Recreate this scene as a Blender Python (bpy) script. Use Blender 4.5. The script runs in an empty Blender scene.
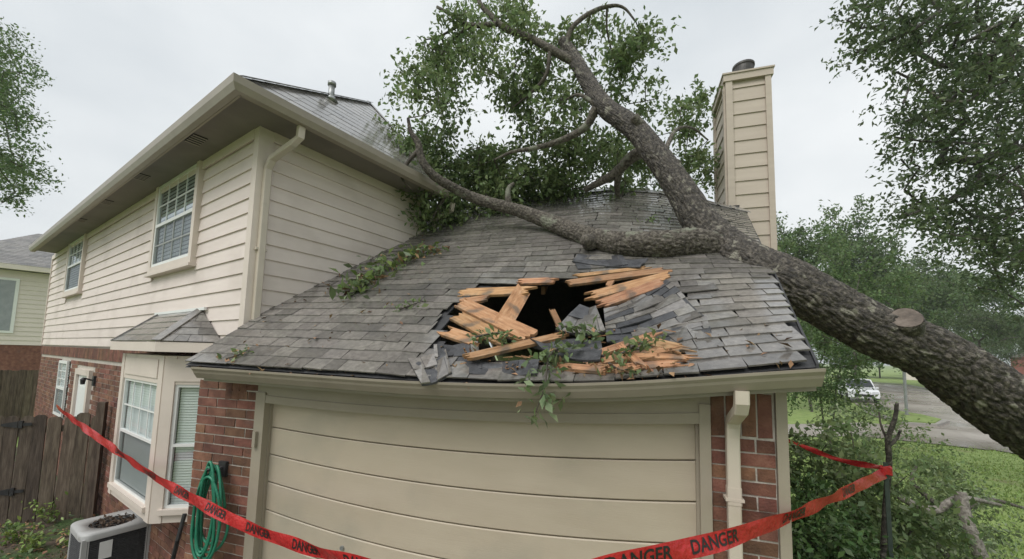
import bpy, math, random
import numpy as np
from math import radians, sin, cos, pi
from mathutils import Matrix, Vector

random.seed(7)
RNG = np.random.default_rng(11)
scn = bpy.context.scene
COL = scn.collection

# ------------------------------------------------------------------ camera
F, PX, PY, H = 390.0, 512.0, 321.0, 2.95
YAW, PITCH, ROLL = radians(17.2), radians(5.0), radians(1.4)
fw = np.array([-sin(YAW) * cos(PITCH), cos(YAW) * cos(PITCH), sin(PITCH)])
_r0 = np.array([cos(YAW), sin(YAW), 0.0]); _u0 = np.cross(_r0, fw)
rt = _r0 * cos(ROLL) + _u0 * sin(ROLL); up = -_r0 * sin(ROLL) + _u0 * cos(ROLL)
CAM = np.array([0, 0, H])
cd = bpy.data.cameras.new('camera'); cam = bpy.data.objects.new('camera', cd); COL.objects.link(cam)
cd.sensor_width = 36; cd.lens = F / 1024 * 36; cd.shift_y = (PY - 279.5) / 1024; cd.clip_start = .05; cd.clip_end = 3000
cam.matrix_world = Matrix(((rt[0], up[0], -fw[0], 0), (rt[1], up[1], -fw[1], 0), (rt[2], up[2], -fw[2], H), (0, 0, 0, 1)))
scn.camera = cam

# ------------------------------------------------------------------ world, sun, exposure
SUN_EL, SUN_AZ = radians(53), radians(203)
wd = bpy.data.worlds.new('World'); scn.world = wd; wd.use_nodes = True
nt = wd.node_tree; nt.nodes.clear()
sky = nt.nodes.new('ShaderNodeTexSky'); sky.sky_type = 'NISHITA'; sky.sun_disc = False
sky.sun_elevation = SUN_EL; sky.sun_rotation = SUN_AZ; sky.air_density = 2.0; sky.dust_density = 8.0; sky.ozone_density = 1.0
sc1 = nt.nodes.new('ShaderNodeVectorMath'); sc1.operation = 'SCALE'; sc1.inputs['Scale'].default_value = 0.1
tcw = nt.nodes.new('ShaderNodeTexCoord'); mpw = nt.nodes.new('ShaderNodeMapping'); mpw.inputs['Scale'].default_value = (1, 1, 2.2)
nzw = nt.nodes.new('ShaderNodeTexNoise'); nzw.inputs['Scale'].default_value = 1.6; nzw.inputs['Detail'].default_value = 6; nzw.inputs['Roughness'].default_value = .5
rpw = nt.nodes.new('ShaderNodeValToRGB')
rpw.color_ramp.elements[0].position = .32; rpw.color_ramp.elements[0].color = (.64, .69, .73, 1)
rpw.color_ramp.elements[1].position = .66; rpw.color_ramp.elements[1].color = (.90, .93, .945, 1)
mxw = nt.nodes.new('ShaderNodeMixRGB'); mxw.inputs[0].default_value = .96
bg = nt.nodes.new('ShaderNodeBackground'); bg.inputs['Strength'].default_value = .67
ow = nt.nodes.new('ShaderNodeOutputWorld')
L = nt.links.new
L(sky.outputs[0], sc1.inputs[0]); L(sc1.outputs[0], mxw.inputs[1])
L(tcw.outputs['Generated'], mpw.inputs[0]); L(mpw.outputs[0], nzw.inputs['Vector']); L(nzw.outputs['Fac'], rpw.inputs[0]); L(rpw.outputs[0], mxw.inputs[2])
L(mxw.outputs[0], bg.inputs['Color']); L(bg.outputs[0], ow.inputs[0])
sd = bpy.data.lights.new('sun', 'SUN'); sd.energy = 1.5; sd.angle = radians(38); sd.color = (1, .985, .96)
sun = bpy.data.objects.new('sun', sd); COL.objects.link(sun)
sdir = Vector((sin(SUN_AZ) * cos(SUN_EL), cos(SUN_AZ) * cos(SUN_EL), sin(SUN_EL)))
sun.rotation_euler = sdir.to_track_quat('Z', 'Y').to_euler(); sun.location = (0, -4, 30)
vs = scn.view_settings; vs.view_transform = 'Standard'; vs.look = 'None'; vs.gamma = 1; vs.use_curve_mapping = False
vs.exposure = 0.64
scn.cycles.use_denoising = True; scn.cycles.max_bounces = 6; scn.cycles.transparent_max_bounces = 6

# ------------------------------------------------------------------ pixel helpers
def ray(x, y): return fw + rt * (x - PX) / F - up * (y - PY) / F
def atz(x, y, zc): return CAM + ray(x, y) * zc
def hit(x, y, p0, n):
    d = ray(x, y); n = np.array(n, float); t = ((np.array(p0, float) - CAM) @ n) / (d @ n); return CAM + d * t
def proj(p):
    d = np.asarray(p, float) - CAM; z = d @ fw
    return PX + F * (d @ rt) / z, PY - F * (d @ up) / z, z
def gnd(x, y, z=0.0): return hit(x, y, (0, 0, z), (0, 0, 1))
def inpoly(x, y, poly):
    c = False; j = len(poly) - 1
    for i in range(len(poly)):
        xi, yi = poly[i]; xj, yj = poly[j]
        if (yi > y) != (yj > y) and x < (xj - xi) * (y - yi) / (yj - yi) + xi: c = not c
        j = i
    return c
def unit(v): v = np.asarray(v, float); return v / max(np.linalg.norm(v), 1e-9)
def lerp(a, b, t): return a + (b - a) * t
def U(a, b): return random.uniform(a, b)

# ------------------------------------------------------------------ materials
MATS = {}
def M(name, cols, scale=4, rough=.7, bump=0.0, bscale=40, rnd=0.0, isl=False, stretch=(1, 1, 1), spec=.5, detail=5, lo=.3, hi=.7,
      rough2=None, trans=0.0, hue=0.0, coord='pos', metal=0.0, bstretch=None, coat=0.0, mask=None):
    if name in MATS: return MATS[name]
    m = bpy.data.materials.new(name); m.use_nodes = True; t = m.node_tree; N = t.nodes; LK = t.links.new
    bs = N['Principled BSDF']; out = N['Material Output']
    if coord == 'pos':
        g = N.new('ShaderNodeNewGeometry'); vec = g.outputs['Position']
    else:
        g = N.new('ShaderNodeTexCoord'); vec = g.outputs['Object' if coord == 'obj' else 'UV']
    mp = N.new('ShaderNodeMapping'); mp.inputs['Scale'].default_value = stretch; LK(vec, mp.inputs[0])
    nz = N.new('ShaderNodeTexNoise'); nz.inputs['Scale'].default_value = scale; nz.inputs['Detail'].default_value = detail; nz.inputs['Roughness'].default_value = .6
    LK(mp.outputs[0], nz.inputs['Vector'])
    rp = N.new('ShaderNodeValToRGB'); el = rp.color_ramp.elements
    n = len(cols)
    for i, c in enumerate(cols):
        p = lo + (hi - lo) * (i / max(1, n - 1))
        e = el[i] if i < 2 else el.new(p)
        e.position = p; e.color = (*c, 1)
    LK(nz.outputs['Fac'], rp.inputs[0]); col = rp.outputs[0]
    if n == 1: el[1].color = (*cols[0], 1)
    if mask:   # patches of another colour with a shape of their own: (colour, scale, lo, hi)
        mc, ms, ml, mh = mask
        n2 = N.new('ShaderNodeTexNoise'); n2.inputs['Scale'].default_value = ms; n2.inputs['Detail'].default_value = 7; LK(vec, n2.inputs['Vector'])
        mr = N.new('ShaderNodeMapRange'); mr.inputs[1].default_value = ml; mr.inputs[2].default_value = mh; LK(n2.outputs['Fac'], mr.inputs[0])
        mm = N.new('ShaderNodeMixRGB'); LK(mr.outputs[0], mm.inputs[0]); LK(col, mm.inputs[1]); mm.inputs[2].default_value = (*mc, 1); col = mm.outputs[0]
    if rnd:
        hs = N.new('ShaderNodeHueSaturation'); LK(col, hs.inputs['Color'])
        if isl: gi = N.new('ShaderNodeNewGeometry'); r = gi.outputs['Random Per Island']
        else: gi = N.new('ShaderNodeObjectInfo'); r = gi.outputs['Random']
        mr2 = N.new('ShaderNodeMapRange'); mr2.inputs[3].default_value = 1 - rnd; mr2.inputs[4].default_value = 1 + rnd; LK(r, mr2.inputs[0]); LK(mr2.outputs[0], hs.inputs['Value'])
        if hue:
            mu = N.new('ShaderNodeMath'); mu.operation = 'MULTIPLY'; mu.inputs[1].default_value = 7.31; LK(r, mu.inputs[0])
            fr = N.new('ShaderNodeMath'); fr.operation = 'FRACT'; LK(mu.outputs[0], fr.inputs[0])
            mr3 = N.new('ShaderNodeMapRange'); mr3.inputs[3].default_value = .5 - hue; mr3.inputs[4].default_value = .5 + hue; LK(fr.outputs[0], mr3.inputs[0]); LK(mr3.outputs[0], hs.inputs['Hue'])
        col = hs.outputs[0]
    LK(col, bs.inputs['Base Color']); bs.inputs['Roughness'].default_value = rough; bs.inputs['Specular IOR Level'].default_value = spec
    bs.inputs['Metallic'].default_value = metal
    if coat: bs.inputs['Coat Weight'].default_value = coat; bs.inputs['Coat Roughness'].default_value = .14; bs.inputs['Coat IOR'].default_value = 1.75 if 'hingle' in name else 1.5
    if rough2 is not None:
        mr = N.new('ShaderNodeMapRange'); mr.inputs[1].default_value = .35; mr.inputs[2].default_value = .65; mr.inputs[3].default_value = rough; mr.inputs[4].default_value = rough2
        n3 = N.new('ShaderNodeTexNoise'); n3.inputs['Scale'].default_value = scale * .6; LK(vec, n3.inputs['Vector']); LK(n3.outputs['Fac'], mr.inputs[0]); LK(mr.outputs[0], bs.inputs['Roughness'])
    if bump:
        n4 = N.new('ShaderNodeTexNoise'); n4.inputs['Scale'].default_value = bscale; n4.inputs['Detail'].default_value = 6
        m4 = N.new('ShaderNodeMapping'); m4.inputs['Scale'].default_value = bstretch or stretch; LK(vec, m4.inputs[0]); LK(m4.outputs[0], n4.inputs['Vector'])
        b = N.new('ShaderNodeBump'); b.inputs['Strength'].default_value = bump; b.inputs['Distance'].default_value = .02
        LK(n4.outputs['Fac'], b.inputs['Height']); LK(b.outputs[0], bs.inputs['Normal'])
    if trans:
        tr = N.new('ShaderNodeBsdfTranslucent'); LK(col, tr.inputs[0]); mx = N.new('ShaderNodeMixShader'); mx.inputs[0].default_value = trans
        LK(bs.outputs[0], mx.inputs[1]); LK(tr.outputs[0], mx.inputs[2]); LK(mx.outputs[0], out.inputs[0])
    MATS[name] = m
    return m

SIDING = M('siding', [(.66, .575, .525), (.72, .635, .585)], scale=3, stretch=(.6, .6, 5), rough=.6, bump=.12, bscale=16, bstretch=(.6, .6, 22), rnd=.035, mask=((.53, .46, .41), 1.6, .50, .8))
TRIM = M('trim', [(.60, .525, .46), (.66, .58, .51)], scale=3, rough=.55, bump=.04, mask=((.48, .415, .345), 2.5, .6, .85))
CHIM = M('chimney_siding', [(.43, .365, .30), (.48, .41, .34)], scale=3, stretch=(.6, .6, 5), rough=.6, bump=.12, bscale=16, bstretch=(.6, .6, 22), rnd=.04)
TRIMD = M('trim_taupe', [(.29, .25, .19), (.34, .295, .23)], scale=4, rough=.5, bump=.05, mask=((.26, .235, .185), 2.0, .55, .85))
SOFFIT_SHADED = M('soffit', [(.17, .15, .125), (.21, .19, .16)], scale=2, rough=.75, bump=.04, mask=((.13, .115, .095), 1.2, .55, .8))  # base colour darkened to carry the shade under the eaves
DOORM = M('garage_door_paint', [(.43, .365, .275), (.47, .405, .31)], scale=2.4, stretch=(.8, 1, 3), rough=.5, bump=.10, bscale=14, bstretch=(.5, 1, 26), rnd=.03, mask=((.33, .30, .235), 1.4, .55, .8))
METALP = M('shaded_gutter_paint', [(.27, .235, .185), (.32, .28, .225)], scale=5, rough=.38, bump=.02, mask=((.27, .245, .19), 3.0, .6, .78))  # taupe paint, with the shade on the gutter face mixed into its colour
SPOUT = M('downspout_paint', [(.50, .44, .36), (.56, .495, .41)], scale=5, rough=.4, mask=((.42, .385, .31), 4, .6, .8))
WHITE = M('white_vinyl', [(.70, .71, .69), (.76, .77, .75)], scale=6, rough=.45)
BLIND = M('blind_slat', [(.66, .68, .66), (.72, .73, .71)], scale=6, rough=.5, rnd=.03)
BRICK = M('brick', [(.092, .043, .028), (.165, .072, .045), (.225, .112, .072)], scale=9, rough=.85, bump=.35, bscale=70, rnd=.34, hue=.014, mask=((.10, .07, .06), 5, .6, .85))
BRICKI = M('brick_field', [(.092, .043, .028), (.165, .072, .045), (.225, .112, .072)], scale=9, rough=.85, bump=.35, bscale=70, rnd=.34, isl=True, hue=.014, mask=((.10, .07, .06), 5, .6, .85))
MORTAR = M('mortar', [(.40, .365, .32), (.52, .48, .42)], scale=14, rough=.95, bump=.4, bscale=80)
def shingle_mat(nm, isl):
    return M(nm, [(.10, .090, .080), (.165, .150, .134), (.24, .219, .196)], scale=26, rough=.55, rough2=.8, bump=.5, bscale=260, rnd=.34, isl=isl, hue=.012, lo=.25, hi=.75, spec=.5, coat=1.0, mask=((.085, .080, .078), 1.4, .55, .75))
SHING = shingle_mat('shingle', False); SHINGI = shingle_mat('shingle_field', True)
FELT = M('roofing_felt', [(.022, .022, .024), (.05, .05, .052)], scale=12, rough=.6, bump=.3, bscale=50)
SHDARK = M('torn_shingle', [(.035, .036, .040), (.075, .076, .082)], scale=18, rough=.45, bump=.4, bscale=160, rnd=.25)
WOOD = M('fresh_split_pine', [(.24, .115, .05), (.40, .21, .10), (.50, .31, .175)], scale=7, stretch=(1, 6, 6), rough=.6, bump=.5, bscale=24, bstretch=(1, 9, 9), rnd=.24, coord='obj', hue=.01, mask=((.17, .115, .075), 7, .56, .70))
WOODD = M('attic_lumber', [(.16, .085, .04), (.26, .14, .065)], scale=7, rough=.8, bump=.2)
BARK = M('bark', [(.050, .042, .034), (.10, .086, .070), (.19, .17, .14)], scale=34, rough=.85, bump=.8, bscale=90, detail=10, lo=.38, hi=.64, mask=((.21, .215, .165), 5, .58, .66))
BARKW = M('wet_bark', [(.026, .022, .018), (.065, .055, .044), (.16, .14, .115)], scale=30, rough=.6, bump=.8, bscale=90, detail=10, lo=.38, hi=.66, mask=((.24, .225, .18), 11.0, .60, .66))
BARKF = M('twig_bark', [(.045, .037, .030), (.10, .085, .068)], scale=12, rough=.85, bump=.3)
CUT = M('sawn_wood', [(.07, .054, .044), (.125, .098, .078), (.185, .15, .122)], scale=14, rough=.75, bump=.3)
def leaf(nm, a, b, rnd=.38, trans=.28): return M(nm, [a, b], scale=1.3, rough=.45, rnd=rnd, isl=True, hue=.022, trans=trans, spec=.45)
LEAF = leaf('oak_leaf', (.125, .18, .068), (.225, .295, .125), trans=.45)
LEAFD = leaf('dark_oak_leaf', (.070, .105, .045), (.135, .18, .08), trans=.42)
LEAFB = leaf('far_leaf', (.080, .135, .045), (.15, .22, .078), trans=.42)
LEAFS = leaf('shrub_leaf', (.060, .115, .036), (.115, .19, .062))
LEAFP = leaf('pale_leaf', (.13, .18, .085), (.24, .29, .16))
LEAFY = leaf('yellow_green_leaf', (.16, .24, .05), (.25, .33, .09))
DRY = M('dry_leaf', [(.17, .085, .04), (.34, .22, .12)], scale=9, rough=.8, rnd=.4, isl=True, hue=.02)
FENCE = M('weathered_fence', [(.055, .040, .029), (.105, .079, .056), (.17, .135, .10)], scale=5, stretch=(6, 6, .7), rough=.85, bump=.5, bscale=22, bstretch=(9, 9, .6), rnd=.30, hue=.008)
IRON = M('black_iron', [(.012, .012, .013), (.03, .03, .03)], scale=20, rough=.6)
GLASS = None
def glass_mat(nm, col, rough=.04, refl=.14):
    m = bpy.data.materials.new(nm); m.use_nodes = True; t = m.node_tree; N = t.nodes
    gl = N.new('ShaderNodeBsdfGlossy'); gl.inputs['Roughness'].default_value = rough; gl.inputs[0].default_value = (.9, .95, 1, 1)
    tp = N.new('ShaderNodeBsdfTransparent'); tp.inputs[0].default_value = (*col, 1)
    fr = N.new('ShaderNodeLayerWeight'); fr.inputs[0].default_value = .12
    mx = N.new('ShaderNodeMixShader'); mx.inputs[0].default_value = refl; t.links.new(tp.outputs[0], mx.inputs[1]); t.links.new(gl.outputs[0], mx.inputs[2]); t.links.new(mx.outputs[0], N['Material Output'].inputs[0])
    return m
GLASS = glass_mat('window_glass', (.88, .92, .92)); GLASSU = glass_mat('upper_window_glass', (.8, .86, .86), .03, .38); SCREEN = bpy.data.materials.new('insect_screen'); SCREEN.use_nodes = True
_t = SCREEN.node_tree; _d = _t.nodes.new('ShaderNodeBsdfDiffuse'); _d.inputs[0].default_value = (.10, .105, .105, 1); _p = _t.nodes.new('ShaderNodeBsdfTransparent'); _m = _t.nodes.new('ShaderNodeMixShader'); _m.inputs[0].default_value = .34
_t.links.new(_p.outputs[0], _m.inputs[1]); _t.links.new(_d.outputs[0], _m.inputs[2]); _t.links.new(_m.outputs[0], _t.nodes['Material Output'].inputs[0])
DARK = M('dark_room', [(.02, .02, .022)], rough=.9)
HOSE = M('garden_hose_green', [(.012, .15, .085), (.03, .22, .13)], scale=14, rough=.4)
ACM = M('condenser_paint', [(.36, .36, .35), (.42, .42, .41)], scale=5, rough=.5, bump=.05, mask=((.24, .23, .21), 7, .58, .75))
ACD = M('condenser_coil', [(.03, .031, .032), (.065, .066, .067)], scale=30, rough=.7)
TAPE = M('danger_tape_red', [(.42, .020, .022), (.60, .038, .040)], scale=9, rough=.25, bump=.6, bscale=32, trans=.2)
INK = M('tape_ink', [(.012, .01, .01)], rough=.5)
MULCH = M('bed_soil', [(.035, .026, .019), (.075, .055, .038), (.13, .10, .07)], scale=16, rough=.95, bump=.9, bscale=40, mask=((.05, .085, .025), 2.2, .5, .62))
LAWN = M('lawn_base', [(.12, .18, .04), (.19, .26, .07), (.24, .31, .10)], scale=3, rough=.9, bump=.5, bscale=60, mask=((.17, .15, .07), .7, .60, .75))
GRASS = leaf('grass_blade', (.16, .235, .055), (.25, .335, .10), rnd=.35, trans=.35)
STREET = M('wet_concrete', [(.25, .22, .19), (.34, .305, .265), (.40, .365, .32)], scale=.35, rough=.12, rough2=.40, bump=.0, bscale=60, spec=.5, mask=((.16, .12, .095), .12, .5, .7))
KERB = M('kerb_concrete', [(.25, .235, .21), (.34, .32, .29)], scale=3, rough=.6, bump=.1)
CARW = M('white_car_paint', [(.68, .69, .70)], rough=.22, coat=.6)
CARG = M('car_glass', [(.02, .024, .028)], rough=.08)
TYRE = M('tyre_rubber', [(.015, .015, .015)], rough=.8)
LAMP = M('headlight_lens', [(.6, .62, .64)], rough=.1)
STEEL = M('galvanised_steel', [(.25, .26, .26), (.36, .37, .37)], scale=8, rough=.45, metal=.6)
TPOST = M('green_post_paint', [(.018, .03, .022), (.04, .055, .045)], scale=18, rough=.6)
FLUE = M('flue_metal', [(.04, .038, .036), (.10, .095, .09)], scale=9, rough=.5, metal=.5)

# ------------------------------------------------------------------ mesh builder
class MB:
    def __init__(s): s.v = []; s.f = []
    def poly(s, pts):
        b = len(s.v); s.v += [tuple(map(float, p)) for p in pts]; s.f.append(tuple(range(b, b + len(pts)))); return s
    def obox(s, c, ax, ay, az):   # centre and three half-axes
        c, ax, ay, az = (np.asarray(q, float) for q in (c, ax, ay, az)); b = len(s.v)
        for k in range(8): s.v.append(tuple(c + ax * (1 if k & 1 else -1) + ay * (1 if k & 2 else -1) + az * (1 if k & 4 else -1)))
        fs = [(0, 2, 3, 1), (4, 5, 7, 6), (0, 1, 5, 4), (2, 6, 7, 3), (0, 4, 6, 2), (1, 3, 7, 5)]
        s.f += [tuple(b + i for i in q) for q in fs]; return s
    def box(s, x0, x1, y0, y1, z0, z1):
        return s.obox(((x0 + x1) / 2, (y0 + y1) / 2, (z0 + z1) / 2), ((x1 - x0) / 2, 0, 0), (0, (y1 - y0) / 2, 0), (0, 0, (z1 - z0) / 2))
    def hexa(s, bot, top):        # two loops of the same length, closed
        b = len(s.v); n = len(bot); s.v += [tuple(map(float, p)) for p in bot] + [tuple(map(float, p)) for p in top]
        s.f.append(tuple(b + i for i in reversed(range(n)))); s.f.append(tuple(b + n + i for i in range(n)))
        for i in range(n): j = (i + 1) % n; s.f.append((b + i, b + j, b + n + j, b + n + i))
        return s
    def grid(s, P, closed_u=False):   # P[i][j]
        b = len(s.v); n = len(P); m = len(P[0])
        for r in P: s.v += [tuple(map(float, p)) for p in r]
        for i in range(n - 1):
            for j in range(m - (0 if closed_u else 1)):
                k = (j + 1) % m; s.f.append((b + i * m + j, b + i * m + k, b + (i + 1) * m + k, b + (i + 1) * m + j))
        return s
    def tube(s, pts, rad, n=8, cap=True):
        pts = [np.asarray(p, float) for p in pts]
        if np.isscalar(rad): rad = [rad] * len(pts)
        fr = frames(pts); b = len(s.v); P = []
        for p, (t, a, c), r in zip(pts, fr, rad): P.append([p + (a * cos(2 * pi * k / n) + c * sin(2 * pi * k / n)) * r for k in range(n)])
        s.grid(P, True)
        if cap:
            s.f.append(tuple(b + k for k in reversed(range(n)))); e = b + (len(pts) - 1) * n; s.f.append(tuple(e + k for k in range(n)))
        return s
    def sweep(s, prof, n_sections, fn, closed=True, caps=True):
        """prof: 2-D points; fn(i, (a, b)) -> 3-D."""
        b = len(s.v); m = len(prof)
        s.grid([[fn(i, q) for q in prof] for i in range(n_sections)], closed)
        if caps and closed:
            s.f.append(tuple(b + k for k in reversed(range(m)))); e = b + (n_sections - 1) * m; s.f.append(tuple(e + k for k in range(m)))
        return s
    def mesh(s, name, mat, smooth=False):
        me = bpy.data.meshes.new(name); me.from_pydata(s.v, [], s.f); me.materials.append(mat)
        if smooth: me.polygons.foreach_set('use_smooth', [True] * len(me.polygons))
        me.update(); return me
    def build(s, name, mat, parent=None, smooth=False): return put(s.mesh(name, mat, smooth), name, parent)

def frames(pts):
    n = len(pts); ts = [unit(pts[min(i + 1, n - 1)] - pts[max(i - 1, 0)]) for i in range(n)]
    a = np.cross(ts[0], (0, 0, 1.0)); a = unit(a if np.linalg.norm(a) > 1e-3 else np.cross(ts[0], (1.0, 0, 0)))
    out = []
    for t in ts: a = unit(a - t * (a @ t)); out.append((t, a, np.cross(t, a)))
    return out
def spline(pts, step):
    """Catmull-Rom through rows of numbers (any columns, first three are a position)."""
    P = np.asarray(pts, float); P = np.vstack([2 * P[0] - P[1], P, 2 * P[-1] - P[-2]]); out = []
    for i in range(1, len(P) - 2):
        n = max(1, int(np.linalg.norm(P[i + 1][:3] - P[i][:3]) / step))
        for k in range(n):
            t = k / n; out.append(.5 * (2 * P[i] + (P[i + 1] - P[i - 1]) * t + (2 * P[i - 1] - 5 * P[i] + 4 * P[i + 1] - P[i + 2]) * t * t + (3 * P[i] - P[i - 1] - 3 * P[i + 1] + P[i + 2]) * t ** 3))
    out.append(P[-2]); return np.array(out)

ROOTS = {}
def put(me, name, parent=None, mat4=None, kind=None):
    o = bpy.data.objects.new(name, me); COL.objects.link(o)
    if mat4 is not None: o.matrix_basis = mat4
    if parent is not None:
        o.parent = parent
        if parent in ROOTS: o.matrix_parent_inverse = Matrix.Translation(-Vector(ROOTS[parent]))
    if kind: o['kind'] = kind
    return o
def thing(name, label, cat, loc=(0, 0, 0), group=None):
    o = bpy.data.objects.new(name, None); COL.objects.link(o); o.location = [float(c) for c in loc]; o.empty_display_size = .2
    ROOTS[o] = tuple(float(c) for c in loc); o['label'] = label; o['category'] = cat
    if group: o['group'] = group
    return o
def tag(o, label, cat, group=None):
    o['label'] = label; o['category'] = cat
    if group: o['group'] = group
    return o
def struct(o, label=None):
    o['kind'] = 'structure'
    if label: o['label'] = label
    return o
def basis(o, ax, ay, az):
    return Matrix(((ax[0], ay[0], az[0], o[0]), (ax[1], ay[1], az[1], o[1]), (ax[2], ay[2], az[2], o[2]), (0, 0, 0, 1)))
def fast_mesh(name, V, Q, mat, smooth=False):
    """V (n,3), Q (m,k) numpy arrays, all faces with k corners."""
    me = bpy.data.meshes.new(name); m, k = Q.shape
    me.vertices.add(len(V)); me.vertices.foreach_set('co', V.astype(np.float32).ravel())
    me.loops.add(m * k); me.loops.foreach_set('vertex_index', Q.astype(np.int32).ravel())
    me.polygons.add(m); me.polygons.foreach_set('loop_start', np.arange(0, m * k, k, dtype=np.int32))
    try: me.polygons.foreach_set('loop_total', np.full(m, k, dtype=np.int32))
    except Exception: pass
    if smooth: me.polygons.foreach_set('use_smooth', np.ones(m, dtype=bool))
    me.materials.append(mat); me.update(calc_edges=True); me.validate(); return me

# ------------------------------------------------------------------ leaves, bark, trees
def leaf_mesh(name, pos, size, mat, upbias=.35, rng=RNG, aspect=.5, dirs=None):
    """One small folded blade per position."""
    n = len(pos); d = rng.normal(size=(n, 3)) if dirs is None else dirs + rng.normal(size=(n, 3)) * .6
    d[:, 2] -= .25; d /= np.linalg.norm(d, axis=1)[:, None]
    nrm = rng.normal(size=(n, 3)); nrm[:, 2] += upbias * 3; s = np.cross(d, nrm); s /= np.linalg.norm(s, axis=1)[:, None] + 1e-9
    nn = np.cross(s, d); L_ = size * rng.uniform(.5, 1.4, n)[:, None]; W_ = L_ * aspect * rng.uniform(.75, 1.2, n)[:, None]
    a = pos; c = pos + d * L_ + nn * L_ * -.12; m1 = pos + d * L_ * .52 + s * W_ * .5 + nn * L_ * .07; m2 = pos + d * L_ * .52 - s * W_ * .5 + nn * L_ * .07
    V = np.stack([a, m1, c, m2], 1).reshape(-1, 3); Q = np.arange(4 * n).reshape(n, 4)
    return fast_mesh(name, V, Q, mat)
def cluster_points(centres, radius, n, rng=RNG, flat=.75, twigs=7):
    """Leaves strung along little twigs that spray out of each cluster's centre."""
    out = []
    for c in centres:
        r = radius * rng.uniform(.65, 1.35); tw = rng.normal(size=(twigs, 3)); tw[:, 2] *= flat; tw /= np.linalg.norm(tw, axis=1)[:, None]
        k = rng.integers(0, twigs, n); t = rng.uniform(.1, 1.0, n) ** .7
        p = tw[k] * (t * r)[:, None] + rng.normal(size=(n, 3)) * r * .17; p[:, 2] -= (t ** 2) * r * .25
        out.append(np.asarray(c) + p)
    return np.concatenate(out)
def grow(nodes, par, targets, rng=RNG, jitter=.12, seg=.5, pull=.35):
    """Connect each target to the nearest skeleton node through jittered in-between nodes."""
    nodes = [np.asarray(q, float) for q in nodes]; par = list(par); root = nodes[0]
    targets = sorted(targets, key=lambda q: min(np.linalg.norm(np.asarray(q) - p) for p in nodes))
    ends = []
    for q in targets:
        A = np.array(nodes); d = np.linalg.norm(A - q, axis=1) + pull * np.linalg.norm(A - root, axis=1) * .12
        i = int(np.argmin(d)); a = nodes[i]; L_ = np.linalg.norm(q - a); n = max(1, int(L_ / seg)); last = i
        sag = rng.normal(size=3) * L_ * jitter
        for k in range(1, n + 1):
            t = k / n; p = a + (q - a) * t + sag * sin(pi * t) + rng.normal(size=3) * seg * .09 * (k < n)
            nodes.append(p); par.append(last); last = len(nodes) - 1
        ends.append(last)
    return nodes, par, ends
def skeleton_mesh(nodes, par, name, mat, rtip=.007, rmax=.3, power=2.35, n=6, skip=0):
    N = len(nodes); rad = np.zeros(N); kids = [[] for _ in range(N)]
    for i, p in enumerate(par):
        if p >= 0: kids[p].append(i)
    for i in range(N - 1, -1, -1):
        s = sum(rad[k] ** power for k in kids[i]); rad[i] = max(rtip, s ** (1 / power) if s > 0 else rtip)
    sc = min(1.0, rmax / rad[0]); rad = np.maximum(rad * sc, rtip * .8)
    mb = MB(); done = set()
    for i in range(N):
        if par[i] >= 0 and i not in done:
            p = par[i]; ch = [nodes[p], nodes[i]]; rr = [min(rad[p], rad[i] * 1.25), rad[i]]; done.add(i); j = i
            while kids[j]:
                k = max(kids[j], key=lambda q: rad[q])
                if k in done: break
                ch.append(nodes[k]); rr.append(rad[k]); done.add(k); j = k
            nn = n if rr[0] < .05 else n + 4
            mb.tube(ch, rr, nn, cap=False)
    return mb.mesh(name, mat, True)
def tree(name, label, base, h, crown, ncl, leaf_n, leaf_s, mat, cr=.7, fork=.3, lean=(0, 0), group=None, seed=1, rmax=.3, bark=BARKF, targets=None, only_front=None):
    """crown: list of ellipsoid lobes (cx, cy, cz, rx, ry, rz) relative to the base."""
    rng = np.random.default_rng(seed); base = np.asarray(base, float)
    if targets is None:
        targets = []
        while len(targets) < ncl:
            c = crown[rng.integers(len(crown))]; q = rng.normal(size=3); q = q / np.linalg.norm(q) * rng.uniform(.35, 1.0)
            targets.append(base + np.array(c[:3]) + q * np.array(c[3:]))
    top = base + np.array([lean[0], lean[1], h * fork]); nodes = [base + (top - base) * t + rng.normal(size=3) * .05 * (0 < t < 1) for t in np.linspace(0, 1, 5)]; par = [-1, 0, 1, 2, 3]
    nodes, par, ends = grow(nodes, par, targets, rng, seg=h * .06)
    t = thing(name, label, 'tree', base, group)
    put(skeleton_mesh(nodes, par, 'trunk', bark, rtip=.012 * h / 8, rmax=rmax), 'trunk', t)
    cen = [nodes[e] for e in ends]
    P = cluster_points(cen, cr, leaf_n, rng)
    put(leaf_mesh('crown', P, leaf_s, mat, rng=rng), 'crown', t, kind='stuff')
    return t
def vor(u, v, nu, seed):
    """Jittered-cell F1 and F2 on a grid periodic in u (nu cells)."""
    iu = np.floor(u).astype(int); iv = np.floor(v).astype(int); f1 = np.full(u.shape, 9.0); f2 = f1.copy()
    for a in (-1, 0, 1):
        for b in (-1, 0, 1):
            cu = iu + a; cv = iv + b; k = (np.mod(cu, nu) * 73856093) ^ (cv * 19349663) ^ seed
            k = np.abs(k); h1 = np.mod(np.sin(k * 12.9898e-3) * 43758.5453, 1); h2 = np.mod(np.sin(k * 78.233e-3) * 24634.6345, 1)
            d = np.hypot(cu + h1 - u, cv + h2 - v); m = d < f1
            f2 = np.where(m, f1, np.minimum(f2, d)); f1 = np.where(m, d, f1)
    return f1, f2
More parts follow.
